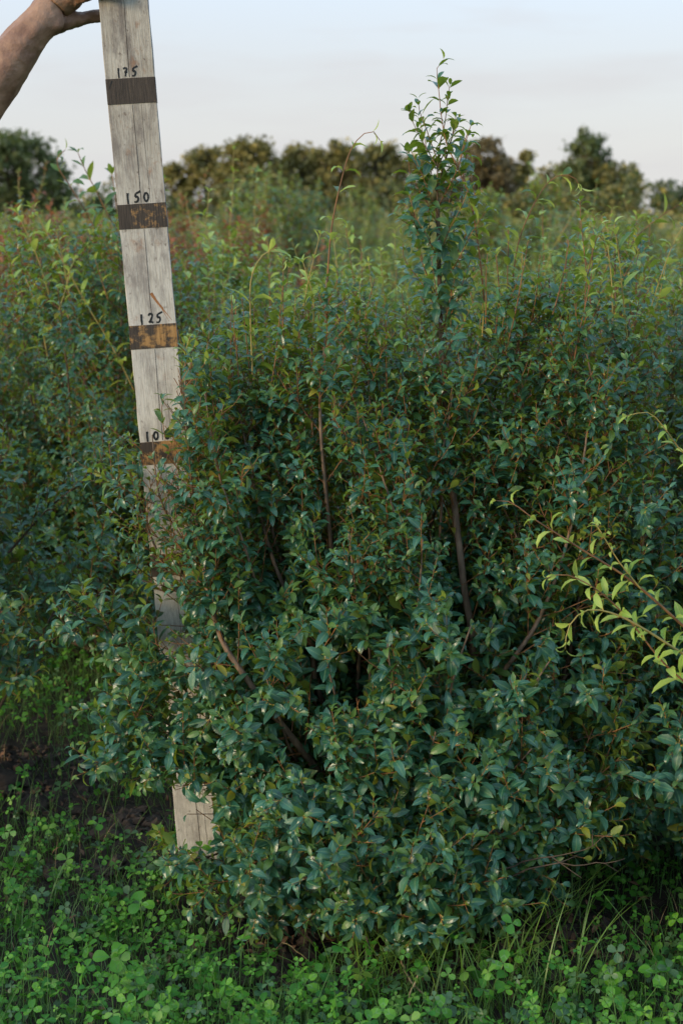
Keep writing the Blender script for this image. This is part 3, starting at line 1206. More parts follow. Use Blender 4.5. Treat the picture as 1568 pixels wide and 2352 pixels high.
# the rest of the person stands just outside the picture
sx, sy = person_loc[0], 3.02
nx_ = sx - 0.2
body = [[(nx_, sy, 0.82, (0.175, 0.125)), (nx_, sy, 0.98, (0.172, 0.125)), (nx_, sy, 1.18, (0.155, 0.11)), (nx_, sy, 1.4, (0.19, 0.125)), (nx_, sy, 1.53, (0.12, 0.09)), (nx_, sy, 1.6, (0.062, 0.062))],
        [(nx_, sy, 1.4, (0.19, 0.125)), (sx - 0.06, sy, 1.475, 0.075), (sx + 0.04, sy, 1.49, 0.068), (sx + 0.15, sy, 1.48, 0.07)],
        [(nx_, sy, 1.4, (0.19, 0.125)), (nx_ - 0.17, sy, 1.46, 0.07), (nx_ - 0.23, sy, 1.25, 0.062), (nx_ - 0.24, sy, 1.1, 0.06)]]
skinned('shirt', body, M['shirt'], person, person_loc, 2)
M['trousers'] = rough_mat('dark_trousers', (0.03, 0.035, 0.05), (0.05, 0.055, 0.07), 90, 0.9, 0.2, 0.003)
skinned('trousers', [[(nx_ + 0.06, sy, 1.0, 0.1), (nx_ + 0.09, sy, 0.82, 0.095), (nx_ + 0.1, sy - 0.01, 0.5, 0.07), (nx_ + 0.1, sy, 0.1, 0.055)],
                     [(nx_ - 0.06, sy, 1.0, 0.1), (nx_ + 0.06, sy, 1.0, 0.1)], [(nx_ - 0.06, sy, 1.0, 0.1), (nx_ - 0.09, sy, 0.82, 0.095), (nx_ - 0.1, sy - 0.01, 0.5, 0.07), (nx_ - 0.1, sy, 0.1, 0.055)]], M['trousers'], person, person_loc, 2)
M['boot'] = rough_mat('rubber_boot', (0.02, 0.02, 0.018), (0.035, 0.035, 0.03), 40, 0.5, 0.1)
for s in (-0.1, 0.1):
    skinned('boot', [[(nx_ + s, sy + 0.02, 0.14, 0.055), (nx_ + s, sy + 0.01, 0.055, 0.05), (nx_ + s, sy - 0.1, 0.045, (0.045, 0.04)), (nx_ + s, sy - 0.17, 0.035, (0.04, 0.03))]], M['boot'], person, person_loc, 1)
skinned('head', [[(nx_, sy, 1.56, 0.055), (nx_, sy - 0.01, 1.64, 0.058), (nx_ + 0.01, sy - 0.03, 1.7, (0.072, 0.085)), (nx_ + 0.01, sy - 0.015, 1.79, (0.078, 0.095)), (nx_ + 0.01, sy, 1.85, (0.055, 0.065))],
                 [(nx_ + 0.01, sy - 0.03, 1.7, (0.072, 0.085)), (nx_ + 0.015, sy - 0.125, 1.715, 0.014), (nx_ + 0.016, sy - 0.14, 1.7, 0.012)]], M['skin'], person, person_loc, 2)
M['hair'] = rough_mat('dark_hair', (0.02, 0.014, 0.01), (0.05, 0.035, 0.025), 90, 0.6, 0.5, 0.004)
skinned('hair', [[(nx_ + 0.01, sy + 0.045, 1.72, (0.065, 0.05)), (nx_ + 0.01, sy + 0.035, 1.8, (0.083, 0.07)), (nx_ + 0.01, sy - 0.01, 1.86, (0.07, 0.075)), (nx_ + 0.01, sy - 0.06, 1.87, (0.05, 0.03))]], M['hair'], person, person_loc, 2)
skinned('hand', [[(nx_ - 0.24, sy, 1.1, 0.042), (nx_ - 0.235, sy - 0.03, 0.93, 0.03), (nx_ - 0.235, sy - 0.04, 0.84, (0.022, 0.04)), (nx_ - 0.235, sy - 0.04, 0.79, (0.02, 0.042))]] +
        [[(nx_ - 0.235, sy - 0.04, 0.79, (0.02, 0.042)), (nx_ - 0.233, sy - 0.072 + q * 0.021, 0.755, 0.0095), (nx_ - 0.225, sy - 0.074 + q * 0.021, 0.72, 0.0085), (nx_ - 0.213, sy - 0.074 + q * 0.021, 0.695, 0.0075)] for q in range(4)] +
        [[(nx_ - 0.235, sy - 0.04, 0.84, (0.022, 0.04)), (nx_ - 0.22, sy - 0.088, 0.82, 0.012), (nx_ - 0.21, sy - 0.098, 0.78, 0.01)]], M['skin'], person, person_loc, 2)

# ================================================================== THE MEASURED SHRUB
MB = np.array([0.06, 3.14, 0.0])


def px_stem(coords, r0, r1=0.0016, from_base=True):
    """coords: (x, y, depth) as seen in the photograph; rises from the root of the shrub"""
    pts = [at(*c) for c in coords]
    if from_base:
        pts = [MB + np.array([random.uniform(-0.05, 0.05), random.uniform(-0.05, 0.04), 0.0])] + pts
    return (np.array(pts), r0, r1)


visible = [
    px_stem([(1000, 1800, 3.05), (1085, 1550, 2.92), (1065, 1350, 2.9), (1042, 1150, 2.94), (1020, 900, 3.03), (1010, 700, 3.06), (1005, 480, 3.06)], 0.0115, 0.0042),        # the leader
    px_stem([(960, 1650, 3.1), (1075, 1230, 3.16), (1100, 1000, 3.18), (1112, 720, 3.18)], 0.007),
    px_stem([(905, 1800, 3.0), (985, 1225, 3.12), (1010, 1150, 3.16), (960, 900, 3.2), (930, 800, 3.2)], 0.009),
    px_stem([(725, 1765, 2.84), (655, 1675, 2.78), (560, 1550, 2.8), (500, 1445, 2.84), (460, 1250, 2.86), (430, 1010, 2.9), (425, 830, 2.93)], 0.0125),
    px_stem([(735, 1600, 2.95), (715, 1480, 2.93), (640, 1320, 2.93), (600, 1190, 2.95), (560, 1000, 2.98), (530, 830, 3.0)], 0.010),
    px_stem([(700, 1500, 3.0), (650, 1300, 2.98), (625, 1200, 2.98), (650, 1000, 3.02), (670, 830, 3.04)], 0.008),
    px_stem([(800, 1650, 3.03), (760, 1250, 2.9), (735, 960, 2.9), (745, 800, 2.97), (750, 640, 3.0)], 0.0085, 0.0022),
    px_stem([(560, 1430, 2.98), (530, 1380, 2.95), (510, 1280, 2.95), (490, 1120, 2.97), (500, 930, 3.0)], 0.007),
    px_stem([(1000, 1760, 2.98), (1150, 1550, 2.83), (1235, 1425, 2.82), (1300, 1250, 2.86), (1340, 1050, 2.9), (1360, 860, 2.94)], 0.009),
    px_stem([(1180, 1720, 3.05), (1290, 1560, 3.0), (1330, 1370, 3.0), (1390, 1150, 3.02), (1440, 930, 3.06)], 0.009),
    px_stem([(1080, 1500, 3.1), (1190, 1150, 3.1), (1230, 950, 3.1), (1260, 760, 3.1), (1260, 640, 3.1)], 0.0075),
    px_stem([(990, 1500, 3.0), (1120, 1110, 2.95), (1190, 1090, 2.95), (1200, 900, 3.0), (1180, 700, 3.02)], 0.007),
    px_stem([(860, 1300, 2.94), (870, 1100, 2.92), (850, 930, 2.94), (840, 760, 2.98)], 0.0075),
    px_stem([(830, 1450, 2.9), (930, 1200, 2.86), (1010, 1050, 2.88), (1040, 900, 2.92)], 0.007),
    px_stem([(640, 1450, 3.1), (560, 1150, 3.12), (480, 950, 3.12), (440, 860, 3.12)], 0.0075),
    px_stem([(800, 1400, 3.2), (800, 1000, 3.25), (810, 830, 3.25)], 0.0075),
    px_stem([(1060, 1500, 3.3), (1160, 1000, 3.35), (1230, 820, 3.35)], 0.007),
    # the low left side
    px_stem([(600, 1790, 2.9), (480, 1720, 2.84), (350, 1640, 2.84), (250, 1570, 2.86)], 0.007),
    px_stem([(610, 1640, 2.98), (420, 1530, 2.96), (300, 1480, 2.94), (150, 1400, 2.93)], 0.0075),
    px_stem([(620, 1560, 3.0), (440, 1400, 3.0), (350, 1240, 3.0), (290, 1060, 3.02)], 0.008),
    px_stem([(600, 1480, 2.95), (450, 1280, 2.9), (370, 1150, 2.9), (350, 1000, 2.92)], 0.0065),
    px_stem([(590, 1830, 2.86), (450, 1750, 2.8), (330, 1720, 2.78), (260, 1760, 2.78)], 0.006),
    px_stem([(640, 1880, 2.84), (520, 1830, 2.76), (430, 1770, 2.72), (350, 1760, 2.72)], 0.006),
    px_stem([(660, 1950, 2.88), (560, 1940, 2.78), (470, 1970, 2.7), (390, 1960, 2.68)], 0.005),
    # the low right side
    px_stem([(1120, 1850, 2.9), (1230, 1750, 2.8), (1350, 1690, 2.78), (1460, 1660, 2.8)], 0.007),
    px_stem([(1150, 1800, 3.0), (1300, 1700, 2.95), (1420, 1560, 2.95), (1490, 1420, 2.97)], 0.0075),
    px_stem([(1100, 1900, 2.85), (1200, 1830, 2.74), (1300, 1800, 2.7), (1400, 1790, 2.7)], 0.006),
    # the front skirt, reaching toward the camera
    px_stem([(860, 1900, 2.85), (850, 1800, 2.68), (840, 1700, 2.6)], 0.006),
    px_stem([(960, 1900, 2.85), (980, 1780, 2.68), (1000, 1680, 2.6)], 0.006),
    px_stem([(780, 1930, 2.82), (720, 1860, 2.66), (690, 1790, 2.58)], 0.006),
    px_stem([(1040, 1950, 2.8), (1090, 1850, 2.66), (1130, 1760, 2.6)], 0.006),
    px_stem([(760, 2000, 2.78), (680, 1980, 2.64), (600, 1960, 2.56)], 0.005),
    px_stem([(820, 2030, 2.74), (800, 2000, 2.6), (780, 1940, 2.52)], 0.005),
    px_stem([(920, 2040, 2.74), (930, 2010, 2.58), (940, 1950, 2.5)], 0.005),
    px_stem([(1010, 2050, 2.76), (1040, 2020, 2.6), (1060, 1960, 2.52)], 0.005),
    px_stem([(860, 2080, 2.72), (850, 2080, 2.6), (840, 2060, 2.5)], 0.004),
    px_stem([(960, 2090, 2.72), (980, 2090, 2.58), (1010, 2070, 2.5)], 0.004),
    px_stem([(720, 2060, 2.74), (620, 2040, 2.64), (540, 2010, 2.58)], 0.004),
    px_stem([(900, 1750, 2.8), (900, 1600, 2.66), (890, 1480, 2.62)], 0.006),
    px_stem([(800, 1720, 2.82), (760, 1560, 2.7), (730, 1430, 2.68)], 0.006),
    px_stem([(1000, 1720, 2.82), (1040, 1560, 2.7), (1080, 1440, 2.68)], 0.006),
    px_stem([(1080, 1780, 2.84), (1180, 1640, 2.72), (1260, 1520, 2.7)], 0.006),
    px_stem([(690, 1760, 2.84), (640, 1640, 2.72), (600, 1520, 2.7)], 0.006),
    px_stem([(850, 1550, 2.84), (820, 1380, 2.76), (800, 1220, 2.76)], 0.006),
    px_stem([(930, 1540, 2.84), (960, 1380, 2.74), (970, 1240, 2.74)], 0.006),
    px_stem([(600, 1700, 2.88), (530, 1580, 2.78), (470, 1480, 2.76)], 0.006),
]
for k, x in enumerate(range(440, 1430, 58)):
    top = 830 - 40 * math.sin(k * 1.7) - (70 if x > 1000 else 0)
    d = 2.96 + 0.24 * ((k * 7) % 5) / 4
    visible.append(px_stem([(x * 0.55 + 400, 1600, 3.08), (x * 0.9 + 90, 1250, d), (x + 12 * math.sin(k), 1000, d), (x + 25 * math.sin(k * 2.3), top, d)], 0.0065))
for co in ([(640, 1500), (560, 1250), (500, 1080), (470, 900)], [(800, 1450), (820, 1250), (900, 1050), (960, 900)], [(1000, 1450), (930, 1250), (880, 1100), (830, 950)], [(1150, 1500), (1200, 1300), (1150, 1150), (1120, 1000)],
           [(1200, 1500), (1290, 1300), (1400, 1150), (1460, 1020)], [(700, 1450), (690, 1250), (640, 1100), (600, 960)], [(1250, 1600), (1380, 1450), (1480, 1330), (1530, 1220)], [(760, 1400), (720, 1250), (690, 1120), (700, 980)]):
    dd_ = random.uniform(2.78, 2.95)
    visible.append(px_stem([(co[0][0], co[0][1], 2.98)] + [(x_, y_, dd_ + 0.03 * i_) for i_, (x_, y_) in enumerate(co[1:])], 0.006))
# a gap is left in the middle front where bare wood and shade show


def bare_wood(fr):
    """the plant carries few leaves where its old wood and the staff show"""
    P, X, D, Nn, S, Mi = fr
    x, y, dd = project(P + D * (S * 0.5)[:, None])
    keep = np.ones(len(P), bool)
    rr = rng.random(len(P))
    for (x0, y0, x1, y1, hw, dep) in BARE:
        vx, vy = x1 - x0, y1 - y0
        t = np.clip(((x - x0) * vx + (y - y0) * vy) / (vx * vx + vy * vy), 0, 1)
        q = np.hypot(x - x0 - t * vx, y - y0 - t * vy)
        keep &= ~((q < hw) & (dd < dep) & (rr < 0.93))
    # along the staff
    sxm = 284 + (463 - 284) * y / 1983
    on = np.abs(x - sxm) < 62
    keep &= ~(on & (y < 905))
    keep &= ~(on & (y > 905) & (y < 1545) & (x < sxm + 20 + (y < 1100) * 5) & (rr < np.where(y < 1070, 0.84, 0.62)))
    keep &= ~(on & (y > 905) & (y < 1545) & (x >= sxm + 20) & (rr < 0.35))
    keep &= ~((np.abs(x - sxm + 12) < 50) & (y > 1815 + 25 * np.sin(x * 0.09)) & (y < 1950 + 25 * np.sin(x * 0.13)) & (rr < 0.85))
    return keep


BARE = [(1085, 1555, 1065, 1350, 27, 3.0), (1065, 1350, 1042, 1160, 26, 3.0), (985, 1225, 1012, 1160, 20, 3.2), (730, 1765, 652, 1670, 34, 2.95), (575, 1565, 500, 1455, 18, 3.0), (645, 1345, 597, 1190, 13, 3.0),
        (757, 1240, 735, 980, 20, 2.98), (535, 1465, 510, 1285, 16, 3.0), (1150, 1552, 1235, 1425, 25, 2.9), (1288, 1565, 1332, 1370, 20, 3.1), (815, 1620, 835, 1500, 20, 3.1), (735, 1612, 712, 1480, 18, 3.1),
        (1010, 760, 1006, 480, 12, 3.2), (655, 1350, 628, 1200, 14, 3.05), (780, 1480, 800, 1560, 30, 2.95), (1000, 1650, 1010, 1560, 24, 2.9)]


def in_bare(P):
    x, y, dd = project(P)
    hit = np.zeros(len(P), bool)
    for (x0, y0, x1, y1, hw, dep) in BARE:
        vx, vy = x1 - x0, y1 - y0
        t = np.clip(((x - x0) * vx + (y - y0) * vy) / (vx * vx + vy * vy), 0, 1)
        hit |= (np.hypot(x - x0 - t * vx, y - y0 - t * vy) < hw) & (dd < dep)
    sxm = 284 + (463 - 284) * y / 1983
    hit |= (np.abs(x - sxm) < 50) & (y < 905)
    hit |= (np.abs(x - sxm + 12) < 30) & (((y > 900) & (y < 1065)) | ((y > 1320) & (y < 1480) & (np.sin(y * 0.05) > 0.0)))
    hit |= (np.abs(x - sxm + 14) < 40) & (y > 1830) & (y < 1950)
    return hit.mean()


for co, r0 in (([(1120, 1900, 2.9), (1260, 1850, 2.82), (1380, 1860, 2.8), (1470, 1830, 2.82)], 0.006), ([(1100, 1960, 2.84), (1190, 1930, 2.7), (1280, 1900, 2.66), (1350, 1890, 2.66)], 0.005),
               ([(1180, 1840, 3.0), (1330, 1780, 2.98), (1450, 1750, 3.0), (1530, 1700, 3.0)], 0.006), ([(1080, 2000, 2.8), (1130, 1990, 2.68), (1180, 1960, 2.62)], 0.004),
               ([(1150, 1900, 3.0), (1300, 1900, 3.0), (1430, 1920, 3.0)], 0.005), ([(1160, 1760, 2.85), (1280, 1640, 2.78), (1380, 1520, 2.78)], 0.006), ([(1060, 1900, 2.8), (1150, 1800, 2.66), (1220, 1720, 2.62)], 0.005)):
    visible.append(px_stem(co, r0))
tubes, lv = grow(visible, lat_len=0.25, leaf=0.0415, spacing=0.0182, lat_gap=0.05, bare=0.3, reject=in_bare, twig_n=3)
main = finish_shrub('shrub', MB, tubes, lv, 'broad bushy evergreen shrub being measured, beside the staff, its leader the tallest against the sky', pick=300, stem_pick=40, cull=bare_wood)


def zz(x, y, d=3.06):
    return at((1450 + x / 3.92) / 1.6097, (150 + y / 3.92) / 1.6097, d)


# the leader's crown of twigs against the sky
for pts, r0, st, mt, sp in (
    ([zz(1080, 2150, 3.03), zz(900, 1750, 3.03), zz(780, 1480, 3.04), zz(705, 1080, 3.05), zz(680, 800), zz(650, 560), zz(650, 370), zz(735, 285)], 0.0022, 1, 9, 0.036),
    ([zz(650, 2352), zz(648, 1700), zz(600, 1600), zz(480, 1250), zz(405, 1080), zz(370, 850)], 0.0026, 0, 9, 0.03),
    ([zz(650, 1830), zz(490, 1560), zz(320, 1240), zz(250, 1040)], 0.0018, 0, 9, 0.032),
    ([zz(655, 1750), zz(690, 1480), zz(740, 1300), zz(775, 1080), zz(800, 830), zz(830, 650)], 0.0022, 0, 9, 0.03),
    ([zz(665, 1830), zz(760, 1600), zz(840, 1480), zz(900, 1290), zz(960, 1200)], 0.0018, 0, 9, 0.03),
    ([zz(680, 2030, 3.09), zz(800, 1640, 3.09), zz(870, 1350, 3.09), zz(890, 1180, 3.09)], 0.002, 0, 9, 0.03),
    ([zz(660, 2210), zz(500, 2000), zz(310, 1780), zz(240, 1660)], 0.0022, 1, 9, 0.034),
    ([zz(980, 1700, 3.0), zz(1050, 1440, 3.0), zz(1130, 1250, 3.0)], 0.0015, 1, 9, 0.03),
    ([zz(1000, 2352, 3.1), zz(1030, 1900, 3.1), zz(1090, 1600, 3.1), zz(1110, 1500, 3.1)], 0.002, 1, 9, 0.032),
    ([zz(690, 2200, 3.1), zz(790, 1950, 3.12), zz(830, 1820, 3.12)], 0.0016, 0, 9, 0.028),
    ([zz(500, 2352, 3.04), zz(400, 2200, 3.04), zz(330, 2060, 3.04)], 0.0016, 1, 9, 0.03),
    ([zz(820, 2352, 3.04), zz(860, 2150, 3.04), zz(900, 1980, 3.04)], 0.0016, 1, 9, 0.03),
    ([zz(1100, 2352, 3.05), zz(1150, 2230, 3.05), zz(1240, 2160, 3.05)], 0.0014, 1, 9, 0.028),
    ([zz(300, 2420, 3.04), zz(290, 2300, 3.04), zz(240, 2240, 3.04)], 0.0014, 1, 9, 0.028),
    # further down the leader
    ([at(1008, 470, 3.06), at(1045, 400, 3.02), at(1065, 340, 3.0), at(1080, 290, 3.0)], 0.0018, 1, 9, 0.032),
    ([at(1008, 500, 3.06), at(980, 430, 3.02), at(960, 380, 3.0), at(945, 350, 3.0)], 0.0018, 1, 9, 0.032),
    ([at(1010, 580, 3.06), at(1035, 520, 3.0), at(1062, 470, 2.98), at(1075, 430, 2.98)], 0.0018, 1, 9, 0.032),
    ([at(1010, 620, 3.06), at(985, 550, 3.0), at(955, 500, 2.98), at(940, 450, 2.98)], 0.0018, 1, 9, 0.032),
    ([at(1012, 660, 3.06), at(1050, 600, 3.0), at(1085, 530, 2.98), at(1120, 480, 2.98)], 0.0018, 1, 9, 0.032),
    ([at(1012, 700, 3.06), at(975, 620, 3.0), at(955, 560, 2.98)], 0.0018, 1, 9, 0.032),
    ([at(1006, 430, 3.06), at(1020, 370, 3.1), at(1040, 310, 3.12), at(1045, 270, 3.12)], 0.0018, 1, 9, 0.032),
    ([at(1006, 450, 3.06), at(985, 380, 3.1), at(975, 320, 3.12), at(960, 270, 3.12)], 0.0018, 1, 9, 0.032),
    ([at(1014, 760, 3.06), at(1050, 690, 3.0), at(1070, 620, 2.98)], 0.0018, 1, 9, 0.032),
    ([at(1014, 730, 3.06), at(1000, 660, 2.98), at(990, 590, 2.96)], 0.0018, 1, 9, 0.032),
    ([at(1008, 720, 3.06), at(960, 560, 3.05), at(945, 430, 3.05), at(935, 350, 3.05)], 0.0022, 1, 9, 0.034),
    ([at(1010, 640, 3.06), at(1060, 560, 3.05), at(1090, 470, 3.05), at(1080, 400, 3.05)], 0.002, 1, 9, 0.032),
    ([at(1010, 600, 3.06), at(965, 520, 3.03), at(930, 470, 3.02)], 0.0016, 1, 9, 0.03),
    ([at(1012, 680, 3.07), at(1060, 640, 3.08), at(1090, 570, 3.08), at(1110, 505, 3.08)], 0.0016, 1, 9, 0.03),
    ([at(1006, 560, 3.06), at(1040, 500, 3.1), at(1060, 430, 3.12)], 0.0016, 1, 9, 0.03),
    ([at(1006, 520, 3.06), at(975, 450, 3.08), at(970, 400, 3.08)], 0.0016, 1, 9, 0.03),
    ([at(1014, 740, 3.06), at(975, 660, 3.03), at(930, 600, 3.02), at(925, 560, 3.02)], 0.0016, 1, 9, 0.03),
):
    add_shoot(main, pts, r0, 0.0009, 0.1, sp * 0.66, 0.047, mt, st)
# pale whips of this year
for pts, r0, st, mt, sp, lf in (
    ([at(580, 860, 2.95), at(575, 720, 2.95), at(577, 640, 2.95), at(600, 590, 2.95), at(635, 572, 2.95), at(655, 600, 2.95)], 0.0026, 2, (2, 2, 1), 0.06, 0.036),
    ([at(532, 860, 2.98), at(530, 760, 2.98), at(533, 695, 2.98)], 0.0022, 1, 2, 0.06, 0.034),
    ([at(673, 860, 2.98), at(675, 760, 2.98), at(678, 685, 2.98)], 0.002, 2, 2, 0.045, 0.032),
    ([at(690, 760, 3.03), at(705, 660, 3.03), at(722, 590, 3.03), at(735, 540, 3.03)], 0.002, 2, 2, 0.05, 0.034),
    ([at(750, 760, 3.0), at(752, 640, 3.0), at(762, 520, 3.0), at(785, 410, 3.0), at(810, 335, 3.0), at(850, 300, 3.0), at(872, 322, 3.0)], 0.0034, 1, (2, 2, 1), 0.055, 0.034),
    ([at(1115, 730, 3.05), at(1100, 580, 3.05), at(1080, 460, 3.05), at(1060, 390, 3.04)], 0.0032, 1, (1, 2), 0.05, 0.034),
    ([at(1170, 720, 3.1), at(1185, 580, 3.1), at(1215, 490, 3.1), at(1262, 415, 3.1), at(1310, 402, 3.1), at(1332, 430, 3.1)], 0.0023, 1, (1, 2), 0.045, 0.034),
    ([at(424, 860, 2.93), at(428, 800, 2.93), at(436, 775, 2.93)], 0.0018, 2, 2, 0.03, 0.034),
    ([at(380, 1010, 2.9), at(372, 950, 2.9), at(374, 915, 2.9)], 0.0014, 1, 1, 0.026, 0.03),
):
    add_shoot(main, pts, r0, 0.0011, 0.08, sp * 0.9, lf * 1.5, mt, st, slim=True)
# upright twigs standing out of the canopy
for k in range(46):
    x = random.uniform(430, 1400)
    y = (840 if x < 900 else 800 - (x - 900) * 0.12) + random.uniform(-50, 130) - (60 if x > 1100 else 0)
    p = at(x, y, random.uniform(2.92, 3.25))
    d = np.array([random.uniform(-0.22, 0.22), random.uniform(-0.2, 0.2), 1])
    q = twig_path(p - np.array([0, 0, 0.06]), d, random.uniform(0.1, 0.24), 0.3, 0.04, 0.08)
    add_shoot(main, q, 0.002, 0.001, 0.1, 0.026, 0.038, random.choice((9, 9, (0, 1), (1, 2))), 1)
for k in range(18):
    x = random.choice((random.uniform(440, 900), random.uniform(1090, 1420)))
    d = random.uniform(2.95, 3.2)
    y0, y1 = random.uniform(780, 860) - (70 if x > 1000 else 0), random.uniform(580, 720) - (40 if x > 1000 else 0)
    add_shoot(main, [at(x, y0, d), at(x + random.uniform(-8, 8), (y0 + y1) / 2, d), at(x + random.uniform(-25, 25), y1, d)], 0.0024, 0.0013, 0.08, 0.034, 0.042, random.choice((2, 2, (1, 2), 1)), random.choice((1, 2)))
# bare dead twigs at the foot of the shrub
for pts in ([at(1120, 2010, 2.62), at(1220, 1975, 2.58), at(1330, 1955, 2.56), at(1400, 1915, 2.55)], [at(1130, 2030, 2.6), at(1260, 1990, 2.56), at(1380, 1985, 2.54), at(1440, 1970, 2.54)],
            [at(840, 2150, 2.52), at(845, 2180, 2.5), at(838, 2210, 2.5)], [at(1270, 1780, 2.7), at(1220, 1800, 2.7), at(1160, 1770, 2.72)]):
    tb = Tubes()
    P, ln = spline(pts, 0.02)
    P = P + rng.normal(0, 0.0025, P.shape)
    tb.add(P, 0.002, 0.0007, 5, 0)
    for k in range(3, len(P) - 2, 4):
        d = nrm(P[k + 1] - P[k]) + rng.normal(0, 0.6, 3)
        tb.add(twig_path(P[k], d, random.uniform(0.03, 0.07), 0.1), 0.0014, 0.0008, 4, 0)
    link('dead_twig', tb.mesh('dead_twig', [M['dead']], MB), main)

# ================================================================== THE SHRUBS AROUND IT
ROWS = 'evergreen shrubs in the nursery rows'


def auto_shrub(base, label, height=1.35, width=0.55, shoots=6, leaf=0.043, shapes=SHAPES_LITE, pick=300, name='shrub', lat_gap=0.062, matf=shrub_mats, shoot_mat=(2, 2, 1), dens=0.9, shoot_r=(0.25, 0.5), spacing=0.021, stem_pick=12, sub_gap=0.035, n=(4, 8, 9, 8), zmin=0.0):
    h, wd = height, width / 0.55
    rings = [(n[0], 3, 13, 0.88 * h, 0.98 * h, 0.009, 0, 360),
             (n[1], 14, 28, 0.82 * h, 0.95 * h, 0.008, 10, 370),
             (n[2], 32, 50, 0.66 * h, 0.78 * h, 0.007, 20, 380),
             (n[3], 58, 74, 0.5 * h * wd, 0.62 * h * wd, 0.006, 0, 360)]
    st = fan_stems(base, rings)
    tb, lv_ = grow(st, lat_len=0.24 * wd, leaf=leaf, spacing=spacing, lat_gap=lat_gap, bare=0.25, dens=dens, matf=matf, sub_gap=sub_gap, reject=(lambda P: 1.0 if P[:, 2].min() < zmin else 0.0))
    root = finish_shrub(name, base, tb, lv_, label, ROWS, shapes, pick, stem_pick)
    tops = [s[0][-1] for s in st[:n[0] + n[1]]]
    random.shuffle(tops)
    for k in range(min(shoots, len(tops))):
        p = tops[k] - np.array([0, 0, 0.06])
        d = np.array([random.uniform(-0.3, 0.3), random.uniform(-0.3, 0.3), 1])
        ln = random.uniform(*shoot_r)
        q = twig_path(p, d, ln, 0.1, 0.06, 0.12)
        if random.random() < 0.35:
            q[-1] = q[-1] - np.array([0, 0, 0.03]) + rng.normal(0, 0.02, 3)
        add_shoot(root, q, 0.0024, 0.0012, 0.05, 0.042, leaf * 1.25, shoot_mat, random.choice((1, 2)))
    return root


s_lf = auto_shrub((-1.06, 3.5, 0), 'dark low shrub at the left edge, nearest on that side, above the clover aisle', 1.0, 0.55, 0, n=(6, 11, 11, 0), zmin=0.28)
s_lm = auto_shrub((-0.78, 4.62, 0), 'shrub behind the staff on its left, its two thin whips standing against the sky', 1.5, 0.62, 6, shoot_r=(0.12, 0.3), n=(8, 11, 9, 7))
s_c2 = auto_shrub((-0.02, 4.45, 0), 'shrub directly behind the measured one, filling the gap right of the staff', 1.4, 0.55, 8, shoot_r=(0.12, 0.35), n=(7, 10, 8, 4))
s_r2 = auto_shrub((0.78, 4.3, 0), 'shrub behind the measured one on its right, below the tall round-headed tree', 1.42, 0.55, 7, shoot_r=(0.12, 0.3), n=(7, 10, 8, 4))
s_r1 = auto_shrub((0.84, 3.36, 0), 'dark dense shrub next to the measured one, touching its right flank', 1.46, 0.62, 6, shoot_r=(0.1, 0.28), n=(8, 13, 12, 14))
s_rf = auto_shrub((1.12, 2.72, 0), 'shrub mostly outside the right edge, sending pale yellow-green shoots into view', 1.1, 0.42, 0, pick=120)
s_re = auto_shrub((1.5, 4.1, 0), 'shrub at the right edge behind the dense dark one, with upright light shoots', 1.5, 0.55, 6)
s_le = auto_shrub((-1.55, 4.9, 0), 'shrub cut by the left edge behind the low dark one, before the russet bushes', 1.5, 0.55, 5, shoot_r=(0.1, 0.25), n=(8, 10, 8, 5))

# whips seen against the sky at the left
for pts, mt, st in (
    ([at(285, 640, 4.6), at(240, 570, 4.6), at(205, 500, 4.58), at(160, 425, 4.56), at(137, 390, 4.55), at(132, 362, 4.55), at(150, 345, 4.55)], 1, 1),
    ([at(300, 580, 4.6), at(255, 505, 4.6), at(222, 440, 4.58), at(196, 390, 4.57), at(180, 352, 4.56)], 1, 1),
    ([at(272, 560, 4.7), at(268, 480, 4.7), at(262, 430, 4.7), at(258, 402, 4.7)], 1, 1),
    ([at(240, 900, 4.45), at(190, 770, 4.45), at(150, 660, 4.45), at(120, 590, 4.45)], 1, 1),
    ([at(310, 900, 4.4), at(260, 800, 4.4), at(200, 700, 4.4), at(150, 610, 4.4), at(110, 540, 4.4), at(80, 480, 4.4)], 2, 2),
    ([at(120, 700, 4.5), at(90, 600, 4.5), at(60, 530, 4.5), at(42, 490, 4.5)], 2, 2),
    ([at(110, 820, 4.4), at(90, 720, 4.4), at(60, 640, 4.4)], (1, 2), 2),
):
    add_shoot(s_lm, pts, 0.0034, 0.0018, 0.05, 0.05, 0.07, mt, st, label='thin whip with paired leaves against the sky' if pts[-1][2] > 1.55 else None)
tb = Tubes()
P, ln = spline([at(235, 985, 4.3), at(200, 890, 4.3), at(165, 800, 4.3)], 0.03)
tb.add(P, 0.0042, 0.003, 6, 0)
link('stem', tb.mesh('stem', [M['dead'], M['twig']], np.array(s_lm.location)), s_lm)
